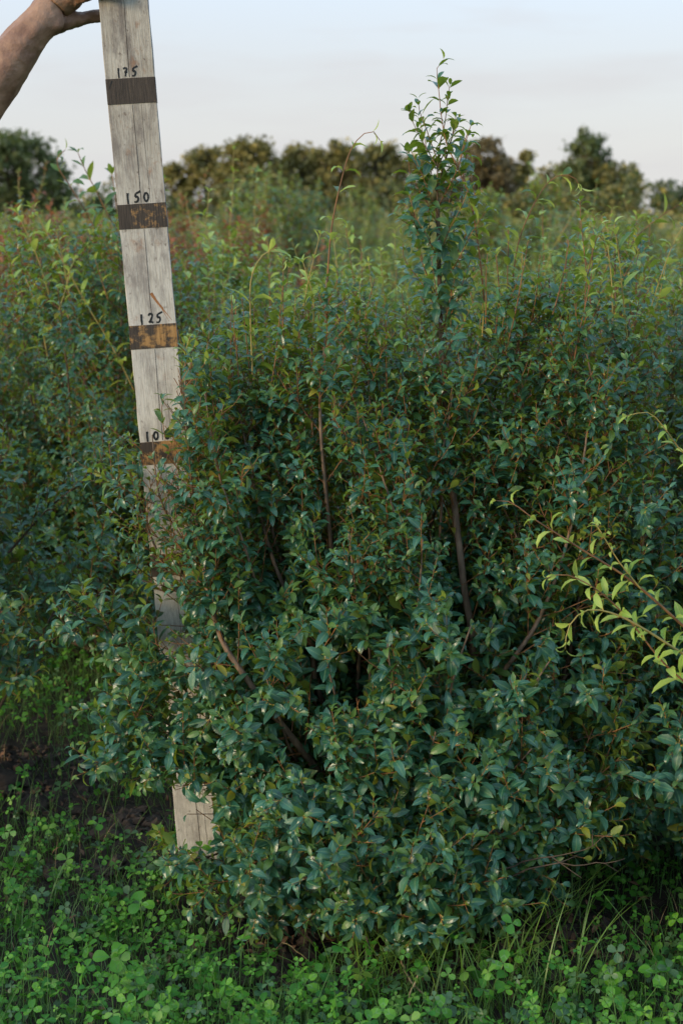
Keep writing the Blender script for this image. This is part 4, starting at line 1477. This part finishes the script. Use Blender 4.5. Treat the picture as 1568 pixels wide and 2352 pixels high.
# low left shrub: two bare diagonal branches
for pts in ([at(20, 1270, 3.5), at(120, 1160, 3.46), at(200, 1100, 3.44), at(255, 1020, 3.44)], [at(120, 1480, 3.45), at(190, 1380, 3.42), at(225, 1280, 3.42), at(240, 1180, 3.42)], [at(-20, 1590, 3.4), at(60, 1540, 3.36), at(120, 1490, 3.34)]):
    P, ln = spline(pts, 0.03)
    tb = Tubes()
    tb.add(P, 0.0034, 0.0014, 5, 0)
    o = link('branch', tb.mesh('branch', [M['dead'], M['twig']], np.array(s_lf.location)), s_lf)
    lv2 = Leaves()
    for k in range(2, len(P) - 1):
        t = nrm(P[k + 1] - P[k])
        a, b_ = perp(t)
        for s in (0, math.pi):
            q = random.uniform(-0.6, 0.6) + s + k
            tp = twig_path(P[k], t * 0.7 + (math.cos(q) * a + math.sin(q) * b_) * 0.7 + UP * 0.3, random.uniform(0.05, 0.11), 0.4)
            tb2 = Tubes(); tb2.add(tp, 0.0013, 0.0009, 3, 0)
            link('twig', tb2.mesh('twig', [M['twig']], np.array(s_lf.location)), o)
            pairs_along(lv2, tp, 0.09, 0.1, 0.018, 0.034, shrub_mats)
    fr = lv2.frames()
    for i in range(len(fr[0])):
        leaf_object(o, fr, i, LEAFMATS, np.array(s_lf.location))
# pale shoots reaching in from the right
for pts, mt, st, sp, lf, r0 in (
    ([at(1640, 1500, 2.55), at(1568, 1438, 2.52), at(1450, 1335, 2.48), at(1335, 1262, 2.45), at(1230, 1195, 2.43), at(1175, 1155, 2.43), at(1140, 1150, 2.43)], 2, 1, 0.046, 0.038, 0.0044),
    ([at(1470, 1352, 2.48), at(1420, 1290, 2.47), at(1390, 1240, 2.46), at(1368, 1205, 2.46)], 2, 2, 0.03, 0.032, 0.002),
    ([at(1640, 1620, 2.55), at(1530, 1530, 2.52), at(1440, 1420, 2.5), at(1370, 1355, 2.48), at(1300, 1320, 2.47), at(1255, 1328, 2.46)], 2, 1, 0.04, 0.038, 0.0032),
    ([at(1650, 1540, 2.42), at(1568, 1502, 2.4), at(1490, 1452, 2.38), at(1410, 1410, 2.36), at(1345, 1402, 2.35), at(1305, 1440, 2.34), at(1297, 1490, 2.33)], 2, 2, 0.036, 0.036, 0.0042),
    ([at(1640, 1090, 2.7), at(1568, 1040, 2.68), at(1530, 990, 2.66), at(1490, 948, 2.65), at(1440, 955, 2.64)], (1, 2), 2, 0.04, 0.034, 0.0022),
):
    add_shoot(s_rf, pts, r0, 0.0012, 0.06, sp * 0.92, lf * 1.2, mt, st, slim=True, label='pale yellow-green arching shoot' if mt == 2 else None)
for root, pts, mt, st, sp, lf in (
    (s_r1, [at(1420, 930, 3.2), at(1455, 830, 3.2), at(1490, 720, 3.2), at(1515, 640, 3.2), at(1545, 560, 3.2), at(1580, 500, 3.2)], (2, 1), 2, 0.045, 0.036),
    (s_r1, [at(1450, 860, 3.22), at(1480, 760, 3.22), at(1510, 690, 3.22), at(1530, 600, 3.22)], (2, 2, 1), 2, 0.04, 0.034),
    (s_r2, [at(1370, 700, 3.9), at(1420, 600, 3.9), at(1475, 530, 3.9), at(1550, 475, 3.9), at(1600, 450, 3.9)], 1, 1, 0.045, 0.04),
    (s_r2, [at(1290, 680, 4.0), at(1310, 600, 4.0), at(1330, 530, 4.0), at(1330, 500, 4.0)], 1, 1, 0.045, 0.04),
    (s_re, [at(1540, 900, 3.9), at(1560, 780, 3.9), at(1590, 680, 3.9)], 1, 0, 0.06, 0.04),
    (s_c2, [at(940, 760, 4.3), at(938, 690, 4.3), at(925, 620, 4.3)], 2, 2, 0.05, 0.04),
    (s_c2, [at(470, 560, 4.9), at(475, 500, 4.9), at(480, 440, 4.9)], 2, 2, 0.04, 0.04),
):
    add_shoot(root, pts, 0.0026, 0.0012, 0.06, sp, lf * 1.4, mt, st)

# the pale upright growth of the row behind
for k in range(26):
    x = random.uniform(400, 1480)
    root, d = (s_c2, 4.45) if x < 900 else (s_r2, 4.3)
    d += random.uniform(-0.25, 0.3)
    y0, y1 = random.uniform(690, 760), random.choice((500, 540, 580, 600, 620)) + random.uniform(-20, 20)
    add_shoot(root, [at(x, y0, d), at(x + random.uniform(-12, 12), (y0 + y1) / 2, d), at(x + random.uniform(-30, 30), y1, d)], 0.0024, 0.0012, 0.1, 0.036, 0.05, random.choice((2, 2, (1, 2), 1)), random.choice((1, 2, 2)))
for k in range(12):
    x = random.uniform(0, 420)
    d = 4.6 + random.uniform(-0.3, 0.3)
    y0, y1 = random.uniform(640, 740), random.uniform(500, 620)
    add_shoot(s_lm if x > 150 else s_le, [at(x + 30, y0, d), at(x + random.uniform(0, 25), (y0 + y1) / 2, d), at(x, y1, d)], 0.0024, 0.0012, 0.1, 0.036, 0.05, random.choice((2, (1, 2), 1)), random.choice((1, 2, 2)))

resolve_near()

# ------------------------------------------------------------------ the rows behind
def field_mats(f, near_tip):
    u = random.random()
    if near_tip < 0.05:
        return 2 if u < 0.3 else 1
    return 0 if u < 0.88 else (1 if u < 0.95 else 4)


def far_mats(f, near_tip):
    u = random.random()
    return 2 if near_tip < 0.05 and u < 0.14 else (4 if u < 0.42 else (1 if u < 0.5 else 0))


def red_mats(f, near_tip):
    u = random.random()
    return 5 if u < 0.62 else (4 if u < 0.85 else 1)


def prototype(name, height, width, matf, leaf, shapes, spacing, lat_gap, shoots, shoot_mats, n):
    """one shrub of the rows behind: a few stem parts and one foliage part"""
    st = fan_stems((0, 0, 0), [(n[0], 3, 14, 0.85 * height, 1.0 * height, 0.009, 0, 360), (n[1], 15, 30, 0.8 * height, 0.95 * height, 0.008, 0, 360), (n[2], 34, 55, 0.62 * height, 0.76 * height, 0.007, 0, 360)])
    tb, lv_ = grow(st, lat_len=0.24 * width / 0.5, leaf=leaf, spacing=spacing, lat_gap=lat_gap, bare=0.35, dens=0.9, matf=matf, sub_gap=0.05)
    sh = Tubes()
    for k in range(shoots):
        p = random.choice(st[:n[0] + n[1]])[0][-1] - np.array([0, 0, 0.08])
        q = twig_path(p, np.array([random.uniform(-0.35, 0.35), random.uniform(-0.35, 0.35), 1]), random.choice((0.15, 0.2, 0.25, 0.3, 0.45)) * random.uniform(0.8, 1.2), 0.1, 0.07, 0.12)
        sh.add(q, 0.0025, 0.0013, 4, 2)
        pairs_along(lv_, q, 0.5, 0.05, 0.045, leaf, lambda f, nt_: random.choice(shoot_mats))
    stems = Tubes()
    for t_ in tb + [sh]:
        o = len(stems.V)
        stems.V += t_.V
        stems.T += [(a + o, b_ + o, c_ + o) for a, b_, c_ in t_.T]
        stems.Mi += t_.Mi
    fr = lv_.frames()
    return stems.mesh('stems', [M['bark'], M['twig'], M['twig_green']]), foliage_mesh('foliage', fr, np.arange(len(fr[0])), shapes, LEAFMATS)


mid = [prototype('shrub', (1.22, 1.3, 1.38)[k], 0.5, field_mats, 0.05, SHAPES_LITE, 0.023, 0.075, 10, (1, 1, 2), (9, 10, 8)) for k in range(3)]
far = [prototype('shrub', (1.08, 1.18, 1.3)[k], 0.5, far_mats, 0.055, SHAPES_QUICK, 0.034, 0.12, 13, (1, 2, 4), (6, 8, 7)) for k in range(3)]
red = [prototype('shrub', 1.42, 0.55, red_mats, 0.055, SHAPES_QUICK, 0.034, 0.11, 6, (5, 5, 4), (5, 8, 7)) for k in range(2)]


def place(proto, loc, rz, sc, label, group):
    o = empty('shrub', loc, rz)
    o.scale = (sc, sc, sc)
    tag(o, label, 'shrub', group)
    link('stems', proto[0], o)
    tag(link('foliage', proto[1], o), kind='stuff')
    return o


LAB_MID = 'green shrub in the rows just beyond the near bushes, slightly blurred, with upright pale shoots'
LAB_FAR = 'soft blurred yellow-green shrub in the massed rows before the far trees'
ORD = ['first', 'second', 'third', 'fourth', 'fifth', 'sixth', 'seventh', 'eighth', 'ninth', 'tenth', 'eleventh', 'twelfth']
rowsY = [5.5, 6.6, 7.8, 9.2, 10.8, 12.6, 14.8, 17.5, 21, 25, 30]
for yi, y in enumerate(rowsY):
    half = 0.24 * y + 0.9
    gap = 0.78 + 0.03 * y
    x = -half + random.uniform(0, gap)
    nrow = 0
    while x < half:
        px, py, _ = project(np.array([x, y, 1.3]))
        yy = y + random.uniform(-0.18, 0.18)
        nrow += 1
        if y < 8.5:
            place(random.choice(mid), (x, yy, 0), random.uniform(0, 6.28), random.uniform(0.92, 1.06), f'slightly blurred green shrub, {ORD[nrow - 1]} from the left in row {ORD[yi]} beyond the near bushes', 'green shrubs in the rows beyond the near bushes')
        else:
            place(random.choice(far), (x, yy, 0), random.uniform(0, 6.28), random.uniform(0.86, 1.08) * (random.uniform(1.15, 1.5) if y > 12 and random.random() < 0.3 else 1), LAB_FAR, 'blurred shrubs in the massed rows')
        x += gap * random.uniform(0.85, 1.15)

for px_, d_, sc_, lab_ in ((-10, 6.9, 1.05, 'russet shrub cut by the left edge, beyond the near green bushes'), (75, 8.6, 1.1, 'russet shrub second from the left edge, under the big dark tree'),
                           (255, 7.4, 1.02, 'russet shrub showing just left of the staff, below the gap of sky'), (345, 9.6, 1.1, 'russet shrub half hidden behind the staff'),
                           (440, 7.3, 0.98, 'russet shrub showing just right of the staff, rightmost of the reddish ones'), (560, 10.2, 1.08, 'reddish shrub farthest back, under the rounded olive tree')):
    p_ = at(px_, 560, d_)
    place(random.choice(red), (p_[0], d_, 0), random.uniform(0, 6.28), sc_, lab_, 'russet shrubs in the rows behind the staff')

# ================================================================== FAR TREES
def tree(name, px, ytop, halfw, d, mat, label, seed, shape='round', clumps=None, low=0.12):
    rs = random.Random(seed)
    top = at(px, ytop - 22, d)
    h = top[2]
    rx = halfw * d / F_PX
    root = empty(name, (top[0], d, 0))
    tag(root, label, 'tree', 'trees along the far edge of the field')
    tb = Tubes()
    tb.add(np.array([(0, 0, -0.1), (0.02 * h, 0, 0.3 * h), (-0.015 * h, 0.02 * h, 0.6 * h), (0, 0, 0.9 * h)]), 0.035 * h, 0.008 * h, 8, 0)
    n_cl = clumps or max(44, int(42 * rx * h / 6))
    rx *= 1.32
    lv_ = Leaves()
    for k in range(n_cl):
        f = rs.uniform(low, 0.96)
        if shape == 'tall':
            wr = (math.sin(math.pi * min(1, (f + 0.22) / 1.22)) ** 0.7) * (0.75 + 0.25 * f)
        elif shape == 'spire':
            wr = max(0.12, 1.05 - f) ** 0.8
        else:
            wr = math.sin(math.pi * (0.12 + 0.84 * f)) ** 0.6
        a = rs.uniform(0, 6.28)
        rr = rx * wr * math.sqrt(rs.uniform(0.05, 1.0)) * rs.uniform(0.8, 1.1)
        c = np.array([math.cos(a) * rr, math.sin(a) * rr, f * h * 0.97])
        st_ = np.array([0, 0, max(0.2 * h, c[2] - rr * 0.8)])
        midp = (st_ + c) / 2 + np.array([0, 0, -0.05 * rr])
        P, _ = spline([st_, midp, c], 0.4)
        tb.add(P, 0.009 * h, 0.003 * h, 4, 0)
        cr_ = rs.uniform(0.32, 0.62) * max(0.6, rx * 0.42)
        m_ = int(46 * (cr_ / 0.6) ** 1.5) + 18
        for q in range(m_):
            v = rng.normal(0, 0.5, 3)
            p = c + v * cr_ * np.array([1, 1, 0.75])
            if p[2] > h or p[2] < 0.3:
                continue
            lv_.add(p, rng.normal(0, 1, 3) - UP * 0.2, rng.normal(0, 0.6, 3) + UP * 0.7, rs.uniform(0.2, 0.4) * d / 100, 0)
    link('trunk', tb.mesh('trunk', [M['trunk']]), root)
    fr = lv_.frames()
    crown = link('crown', foliage_mesh('crown', fr, np.arange(len(fr[0])), SHAPES_QUICK_WIDE, [mat]), root)
    return root


SHAPES_QUICK_WIDE = [leaf_shape(c, 0.3, 0.8, QUICK) for c in (0.4, 0.9)]
TG, TO, TB = M['tree_leaf_green'], M['tree_leaf'], M['tree_leaf_brown']
trees = [
    (15, 318, 95, 84, TG, 'big dark green tree at the left edge, behind the two whips', 'round'),
    (88, 372, 62, 88, TG, 'green tree merging with the big one at the left edge, sloping to the right', 'round'),
    (215, 478, 60, 92, TG, 'low green tree in the dip between the left trees and the staff', 'round'),
    (396, 392, 36, 100, TO, 'narrow small tree showing immediately right of the staff', 'round'),
    (470, 355, 62, 100, TO, 'olive tree with sloping crown, second right of the staff', 'round'),
    (575, 332, 72, 96, TO, 'rounded olive tree, highest of the clump between staff and long whip', 'round'),
    (690, 346, 62, 100, TO, 'olive tree left of the long orange-stemmed whip', 'round'),
    (775, 335, 66, 98, TO, 'olive tree directly behind the long curling whip', 'round'),
    (865, 345, 66, 100, TO, 'golden olive tree with large gaps, between the whip and the leader', 'round'),
    (950, 372, 48, 108, TO, 'thin tree half hidden behind the left of the leader', 'round'),
    (1105, 335, 62, 104, TB, 'brownish tree showing right of the leader', 'round'),
    (1160, 372, 42, 110, TB, 'loose brown tree between the leader and the slender tree', 'round'),
    (1208, 360, 32, 108, TO, 'slender pointed tree left of the tall round-headed one', 'spire'),
    (1262, 440, 50, 108, TO, 'low bush-like tree at the left foot of the tall round-headed one', 'round'),
    (1348, 306, 58, 100, TG, 'tall round-headed tree standing above all others on the right', 'tall'),
    (1350, 392, 105, 102, TO, 'broad low olive tree around the foot of the tall round-headed one', 'round'),
    (1448, 395, 36, 110, TG, 'thin pale tree on the right shoulder of the tall round-headed one', 'spire'),
    (1545, 430, 48, 105, TG, 'small tree at the right edge beyond the gap of sky', 'round'),
    (1030, 430, 60, 118, TB, 'low brown tree hidden behind the leader', 'round'),
]
for k, (px, yt, hw, d, m_, lab, shp) in enumerate(trees):
    tree('tree', px, yt, hw, d, m_, lab, 100 + k, shp)
# the low hedge that closes the field below the trees
lv_ = Leaves()
for k in range(13000):
    x = random.uniform(-34, 34)
    hh = 3.0 + 2.4 * noise.noise((x * 0.25, 3.3, 0)) + 0.5 * noise.noise((x * 0.9, 1.3, 0))
    z = random.uniform(0.1, max(0.6, hh))
    lv_.add(np.array([x, 93 + random.uniform(-1.2, 1.2), z]), rng.normal(0, 1, 3), rng.normal(0, 0.6, 3) + UP * 0.6, random.uniform(0.2, 0.42), random.choice((0, 1)))
fr = lv_.frames()
hedge = link('hedge', foliage_mesh('hedge', fr, np.arange(len(fr[0])), SHAPES_QUICK_WIDE, [TO, TG]))
lv_ = Leaves()
for k in range(19000):
    y = 31 + 60 * random.random() ** 1.6
    x = random.uniform(-0.27 * y - 1, 0.27 * y + 1)
    z = random.uniform(0.25, 1.0 + 0.3 * noise.noise((x * 0.9, y * 0.9, 3.0)) + (0.6 * random.random() ** 4))
    lv_.add(np.array([x, y, z]), rng.normal(0, 0.6, 3) + UP * 0.5, rng.normal(0, 0.6, 3) + UP * 0.6, random.uniform(0.1, 0.2) * (0.6 + y / 60), random.choice((0, 0, 0, 3)))
fr = lv_.frames()
tag(link('far_rows', foliage_mesh('far_rows', fr, np.arange(len(fr[0])), SHAPES_QUICK_WIDE, [M['leaf_far'], M['leaf_mid'], M['leaf'], M['tree_leaf']])), 'far rows of low green shrubs merging into one band below the trees', 'shrubbery', kind='stuff')
tag(hedge, 'long low hedge of mixed bushes closing the field under the trees', 'hedge', kind='stuff')

# ================================================================== THE GROUND COVER
def clover_leaflet(st):
    V, U, idx, T = [], [], [], []
    for t, wd in st:
        z = -0.25 * (t - 0.3) ** 2
        if wd == 0:
            idx.append([len(V)]); V.append((0, t, z)); U.append((0.5, t))
        else:
            h = wd * 0.4
            ids = []
            for s in (-1, 0, 1):
                ids.append(len(V)); V.append((s * h, t, z + (0.22 * h if s else 0))); U.append((0.5 + 0.5 * s, t))
            idx.append(ids)
    for a, b in zip(idx[:-1], idx[1:]):
        if len(a) == 1:
            T += [(a[0], b[1], b[0]), (a[0], b[2], b[1])]
        else:
            for k in (0, 1):
                T += [(a[k], a[k + 1], b[k + 1]), (a[k], b[k + 1], b[k])]
    return np.array(V), np.array(T), np.array(U)


CL = clover_leaflet([(0, 0), (0.12, 0.12), (0.45, 0.85), (0.75, 1.0), (0.93, 0.66), (1.0, 0.2)])
CL_MID = clover_leaflet([(0, 0), (0.38, 0.78), (0.72, 1.0), (0.97, 0.45)])
CL_FAR = clover_leaflet([(0, 0), (0.6, 1.0), (0.96, 0.5)])


def under_shrub(x, y):
    for (c, r_) in (((MB[0], MB[1] + 0.05), 0.34), ((-1.06, 3.5), 0.2), ((0.86, 3.45), 0.3)):
        if (x - c[0]) ** 2 + (y - c[1]) ** 2 < r_ * r_:
            return True
    return False


cl = Leaves()
stalks = Tubes()
count = 0
while count < 13500:
    y = 1.95 + 3.3 * random.random() ** 1.5
    x = random.uniform(-0.27 * y - 0.55, 0.27 * y + 0.55)
    if under_shrub(x, y):
        continue
    if random.random() < soil_amount(x, y) * 1.02:
        continue
    dn = 0.74 + 0.7 * noise.noise((x * 5, y * 5, 11.0))
    if random.random() > dn:
        continue
    count += 1
    hgt = max(0.02, random.gauss(0.085, 0.04) + 0.03 * noise.noise((x * 3, y * 3, 21.0)))
    if abs(x) < 0.75 and 2.5 < y < 3.3:
        hgt *= 0.5
    z0 = ground_z(x, y)
    lean = rng.normal(0, 0.3, 2)
    tip = np.array([x + lean[0] * hgt, y + lean[1] * hgt, z0 + hgt])
    stalks.add(np.array([(x, y, z0 - 0.005), tip]), 0.0009, 0.0007, 3, 0)
    az = random.uniform(0, 6.28)
    s = random.choice((0.008, 0.01, 0.013, 0.016, 0.02)) * random.uniform(0.8, 1.25)
    up = nrm(np.array([lean[0] * 0.6, lean[1] * 0.6 - 0.2, 1]) + rng.normal(0, 0.45, 3))
    e1 = nrm(np.cross(up, np.array([0.3, 0.9, 0.1])))
    e2 = np.cross(up, e1)
    droop = random.uniform(-0.25, 0.45)
    kind_ = random.choice((0, 0, 0, 0, 0, 0, 0, 1, 1, 2))
    for k in range(3):
        q = az + k * 2.094 + random.uniform(-0.12, 0.12)
        d = math.cos(q) * e1 + math.sin(q) * e2 + up * (0.1 - droop * random.uniform(0.3, 1))
        cl.add(tip, d, up + rng.normal(0, 0.12, 3), s * random.uniform(0.88, 1.12), kind_)
fr = cl.frames()
Mclov = [M['clover'], M['clover_dull'], M['clover_pale']]
cm = foliage_mesh('clover', fr, np.arange(len(fr[0])), [CL_MID], Mclov, fr[0][:, 1] > 3.3, [CL_FAR])
clo = link('clover', cm)
tag(clo, 'bright green clover carpet round the foot of the shrubs', 'clover', kind='stuff')
st_o = link('clover_stalks', stalks.mesh('clover_stalks', [M['stalk_green']]), clo)
tag(st_o, kind='stuff')


# grass: thin arching blades between the clover
def grass_patch(n_, region, hmin, hmax, mat, arch=0.9, wid=0.0022, pts=5):
    V, T, U = [], [], []
    for k in range(n_):
        x, y = region()
        z0 = ground_z(x, y)
        hgt = random.uniform(hmin, hmax)
        a = random.uniform(0, 6.28)
        d = np.array([math.cos(a), math.sin(a), 0])
        s = np.array([-d[1], d[0], 0])
        o = len(V)
        bend = random.uniform(0.2, arch)
        p = np.array([x, y, z0 - 0.005])
        el = R(random.uniform(62, 88))
        for i in range(pts):
            t = i / (pts - 1)
            w_ = wid * (1 - t ** 2 * 0.95)
            for sg in (-1, 1):
                V.append(p + s * sg * w_ * 0.5); U.append((0.5 + sg * 0.5, 0.2 + 0.8 * t))
            e = el - bend * 2.0 * t
            p = p + (d * math.cos(e) + UP * math.sin(e)) * hgt / (pts - 1)
        for i in range(pts - 1):
            b_ = o + 2 * i
            T += [(b_, b_ + 1, b_ + 3), (b_, b_ + 3, b_ + 2)]
    return tri_mesh('grass', V, T, [mat], U)


def anywhere():
    while True:
        y = 1.95 + 2.6 * random.random() ** 1.3
        x = random.uniform(-0.27 * y - 0.1, 0.27 * y + 0.1)
        if not under_shrub(x, y) and random.random() > 0.75 * soil_amount(x, y):
            return x, y


def front_edge():
    g = ground_at(random.uniform(760, 1330), random.uniform(2080, 2340))
    return g[0], g[1]


tag(link('grass', grass_patch(6000, anywhere, 0.05, 0.16, M['grass'], 1.0, 0.0019)), 'fine green grass blades among the clover', 'grass', kind='stuff')
tag(link('grass', grass_patch(260, front_edge, 0.14, 0.3, M['grass_long'], 1.0, 0.0036, 8)), 'long arching grass blades in front of the measured shrub', 'grass', kind='stuff')

tag(link('grass', grass_patch(700, anywhere, 0.04, 0.12, M['straw'], 1.2, 0.0016)), 'dead straw-coloured grass blades scattered in the clover', 'grass', kind='stuff')

# crumbs of earth and fallen leaves on the bare soil
def clod_mesh(n_, regions, smin, smax):
    base = []
    ph = (1 + 5 ** 0.5) / 2
    ico = np.array([(-1, ph, 0), (1, ph, 0), (-1, -ph, 0), (1, -ph, 0), (0, -1, ph), (0, 1, ph), (0, -1, -ph), (0, 1, -ph), (ph, 0, -1), (ph, 0, 1), (-ph, 0, -1), (-ph, 0, 1)]) / 1.9
    fac = np.array([(0, 11, 5), (0, 5, 1), (0, 1, 7), (0, 7, 10), (0, 10, 11), (1, 5, 9), (5, 11, 4), (11, 10, 2), (10, 7, 6), (7, 1, 8), (3, 9, 4), (3, 4, 2), (3, 2, 6), (3, 6, 8), (3, 8, 9), (4, 9, 5), (2, 4, 11), (6, 2, 10), (8, 6, 7), (9, 8, 1)])
    V, T = [], []
    for k in range(n_):
        (c, rx, ry) = random.choice(regions)
        x, y = c[0] + random.gauss(0, rx * 0.5), c[1] + random.gauss(0, ry * 0.5)
        s = smin + (smax - smin) * random.random() ** 3
        v = ico * s * (1 + rng.normal(0, 0.18, (12, 1))) * np.array([1, 1, 0.7]) + rng.normal(0, 0.08 * s, (12, 3))
        v = v + np.array([x, y, ground_z(x, y) + 0.2 * s])
        T += (fac + len(V)).tolist()
        V += v.tolist()
    return tri_mesh('soil_crumbs', V, T, [M['clod']], smooth=False)


tag(link('soil_crumbs', clod_mesh(1500, G_SOIL, 0.003, 0.022)), 'dark crumbs of earth on the bare soil patches', 'soil', kind='stuff')
lt = Leaves()
for (c, rx, ry), n_ in ((G_SOIL[0], 110), (G_SOIL[1], 50), (G_SOIL[2], 70), (G_SOIL[3], 240), (G_SOIL[4], 60)):
    for k in range(n_):
        x, y = c[0] + random.gauss(0, rx * 0.5), c[1] + random.gauss(0, ry * 0.5)
        a = random.uniform(0, 6.28)
        lt.add(np.array([x, y, ground_z(x, y) + random.uniform(0.006, 0.016)]), np.array([math.cos(a), math.sin(a), random.uniform(-0.3, 0.3)]), UP + rng.normal(0, 0.45, 3), random.uniform(0.014, 0.032), 0)
for k in range(260):
    x, y = anywhere()
    a = random.uniform(0, 6.28)
    lt.add(np.array([x, y, ground_z(x, y) + random.uniform(0.01, 0.06)]), np.array([math.cos(a), math.sin(a), random.uniform(-0.3, 0.3)]), UP + rng.normal(0, 0.5, 3), random.uniform(0.014, 0.034), 0)
fr = lt.frames()
tag(link('leaf_litter', foliage_mesh('leaf_litter', fr, np.arange(len(fr[0])), SHAPES_LITE, [M['litter']])), 'brown fallen leaves lying on the bare soil under the shrubs', 'leaf litter', kind='stuff')

# single things one can pick out on the ground
def clod(label, x, y, s):
    g = ground_at(x, y)
    V, T = [], []
    n1, n2 = 9, 14
    for i in range(n1 + 1):
        th = math.pi * i / n1
        for j in range(n2):
            ph = 2 * math.pi * j / n2
            p = np.array([math.sin(th) * math.cos(ph), math.sin(th) * math.sin(ph), math.cos(th) * 0.6])
            k = 1 + 0.35 * noise.noise(tuple(p * 1.7 + x)) + 0.2 * noise.noise(tuple(p * 5 + x))
            V.append(p * s * k)
    for i in range(n1):
        for j in range(n2):
            a, b = i * n2 + j, i * n2 + (j + 1) % n2
            T += [(a, a + n2, b + n2), (a, b + n2, b)]
    o = link('soil_clod', tri_mesh('soil_clod', V, T, [M['clod']]))
    o.location = (g[0], g[1], ground_z(g[0], g[1]) + 0.3 * s)
    tag(o, label, 'clod')


clod('large crumbly dark clod of soil at the left edge', 5, 1800, 0.055)
clod('flat grey clod of soil lying below the large one at the left edge', 70, 1850, 0.045)
clod('small dark clod of soil among the clover left of the staff foot', 250, 1915, 0.03)


def clover_plant(label, x, y, hgt, s, tilt=(0, -0.2), az=None):
    g = ground_at(x, y)
    z0 = ground_z(g[0], g[1])
    root = empty('clover_plant', (g[0], g[1], z0))
    tag(root, label, 'clover', 'single clover plants standing out of the carpet')
    tip = np.array([tilt[0] * hgt * 0.5, tilt[1] * hgt * 0.5, hgt])
    tb = Tubes()
    tb.add(np.array([(0, 0, -0.005), tip * np.array([0.3, 0.3, 0.6]), tip]), 0.0014, 0.001, 5, 0)
    link('stalk', tb.mesh('stalk', [M['stalk_green']]), root)
    up = nrm(np.array([tilt[0], tilt[1], 1]))
    e1 = nrm(np.cross(up, np.array([0.3, 0.9, 0.1]))); e2 = np.cross(up, e1)
    az = random.uniform(0, 6.28) if az is None else az
    for k in range(3):
        q = az + k * 2.094
        lf = Leaves()
        lf.add(tip, math.cos(q) * e1 + math.sin(q) * e2 + up * 0.05, up + rng.normal(0, 0.12, 3), s, 0)
        leaf_object(root, lf.frames(), 0, Mclov, np.zeros(3), [CL], 'leaflet')
    return root


clover_plant('tall clover plant with large pale-marked leaflets at the bottom left corner', 260, 2330, 0.15, 0.034, (0.1, -0.5), 0.4)
clover_plant('clover plant with pale-marked leaflets just above the large one at the bottom left', 330, 2190, 0.14, 0.029, (0.05, -0.6), 1.2)
clover_plant('round-leaved clover plant standing alone by the bare soil left of the staff', 230, 1960, 0.1, 0.024, (0.0, -0.3), 0.2)
clover_plant('clover plant with big round leaflets at the middle of the bottom edge', 700, 2345, 0.1, 0.03, (0, -0.3), 0.9)
clover_plant('clover plant with big dark leaflets in the bottom right corner', 1500, 2340, 0.13, 0.032, (-0.1, -0.4), 2.0)
clover_plant('clover plant leaning over the grass right of the dry straw', 1130, 2330, 0.09, 0.028, (0.1, -0.3), 0.1)
clover_plant('bright clover plant close under the foot of the staff', 420, 2070, 0.08, 0.021, (0, -0.3), 0.7)


def straw(label, pts, r0=0.0016):
    P, _ = spline(pts, 0.012)
    P = P + rng.normal(0, 0.0012, P.shape)
    c = P[0].copy(); c[2] = max(0, c[2])
    tb = Tubes()
    tb.add(P - c, r0, r0 * 0.6, 5, 0)
    o = link('dry_straw', tb.mesh('dry_straw', [M['straw']]))
    o.location = c
    tag(o, label, 'straw')


def gl(x, y, h=0.0):
    g = ground_at(x, y)
    # keep the pixel while lifting the point h above the ground
    r = ray(x, y)
    return np.array([0, 0, H_CAM]) + r * ((h - H_CAM) / r[2])


straw('pale dry straw bent like an elbow on the soil under the shrub', [gl(620, 2190, 0.02), gl(655, 2165, 0.05), gl(700, 2200, 0.03), gl(725, 2225, 0.01)])
straw('thin curly pale tendril hanging to the soil left of the bent straw', [gl(625, 2020, 0.12), gl(585, 2080, 0.1), gl(600, 2110, 0.07), gl(612, 2145, 0.04), gl(610, 2180, 0.01)], 0.001)
straw('thick brown dry stalk leaning among the grass in front of the shrub', [gl(910, 2165, 0.05), gl(930, 2230, 0.06), gl(960, 2270, 0.05), gl(1000, 2300, 0.02)], 0.003)
straw('pale dry straw standing at the bottom edge below the brown stalk', [gl(965, 2230, 0.1), gl(940, 2290, 0.06), gl(945, 2350, 0.02)], 0.0022)
straw('short broken dry straw lying left of the brown stalk', [gl(820, 2270, 0.02), gl(850, 2250, 0.04), gl(890, 2240, 0.03)], 0.0016)
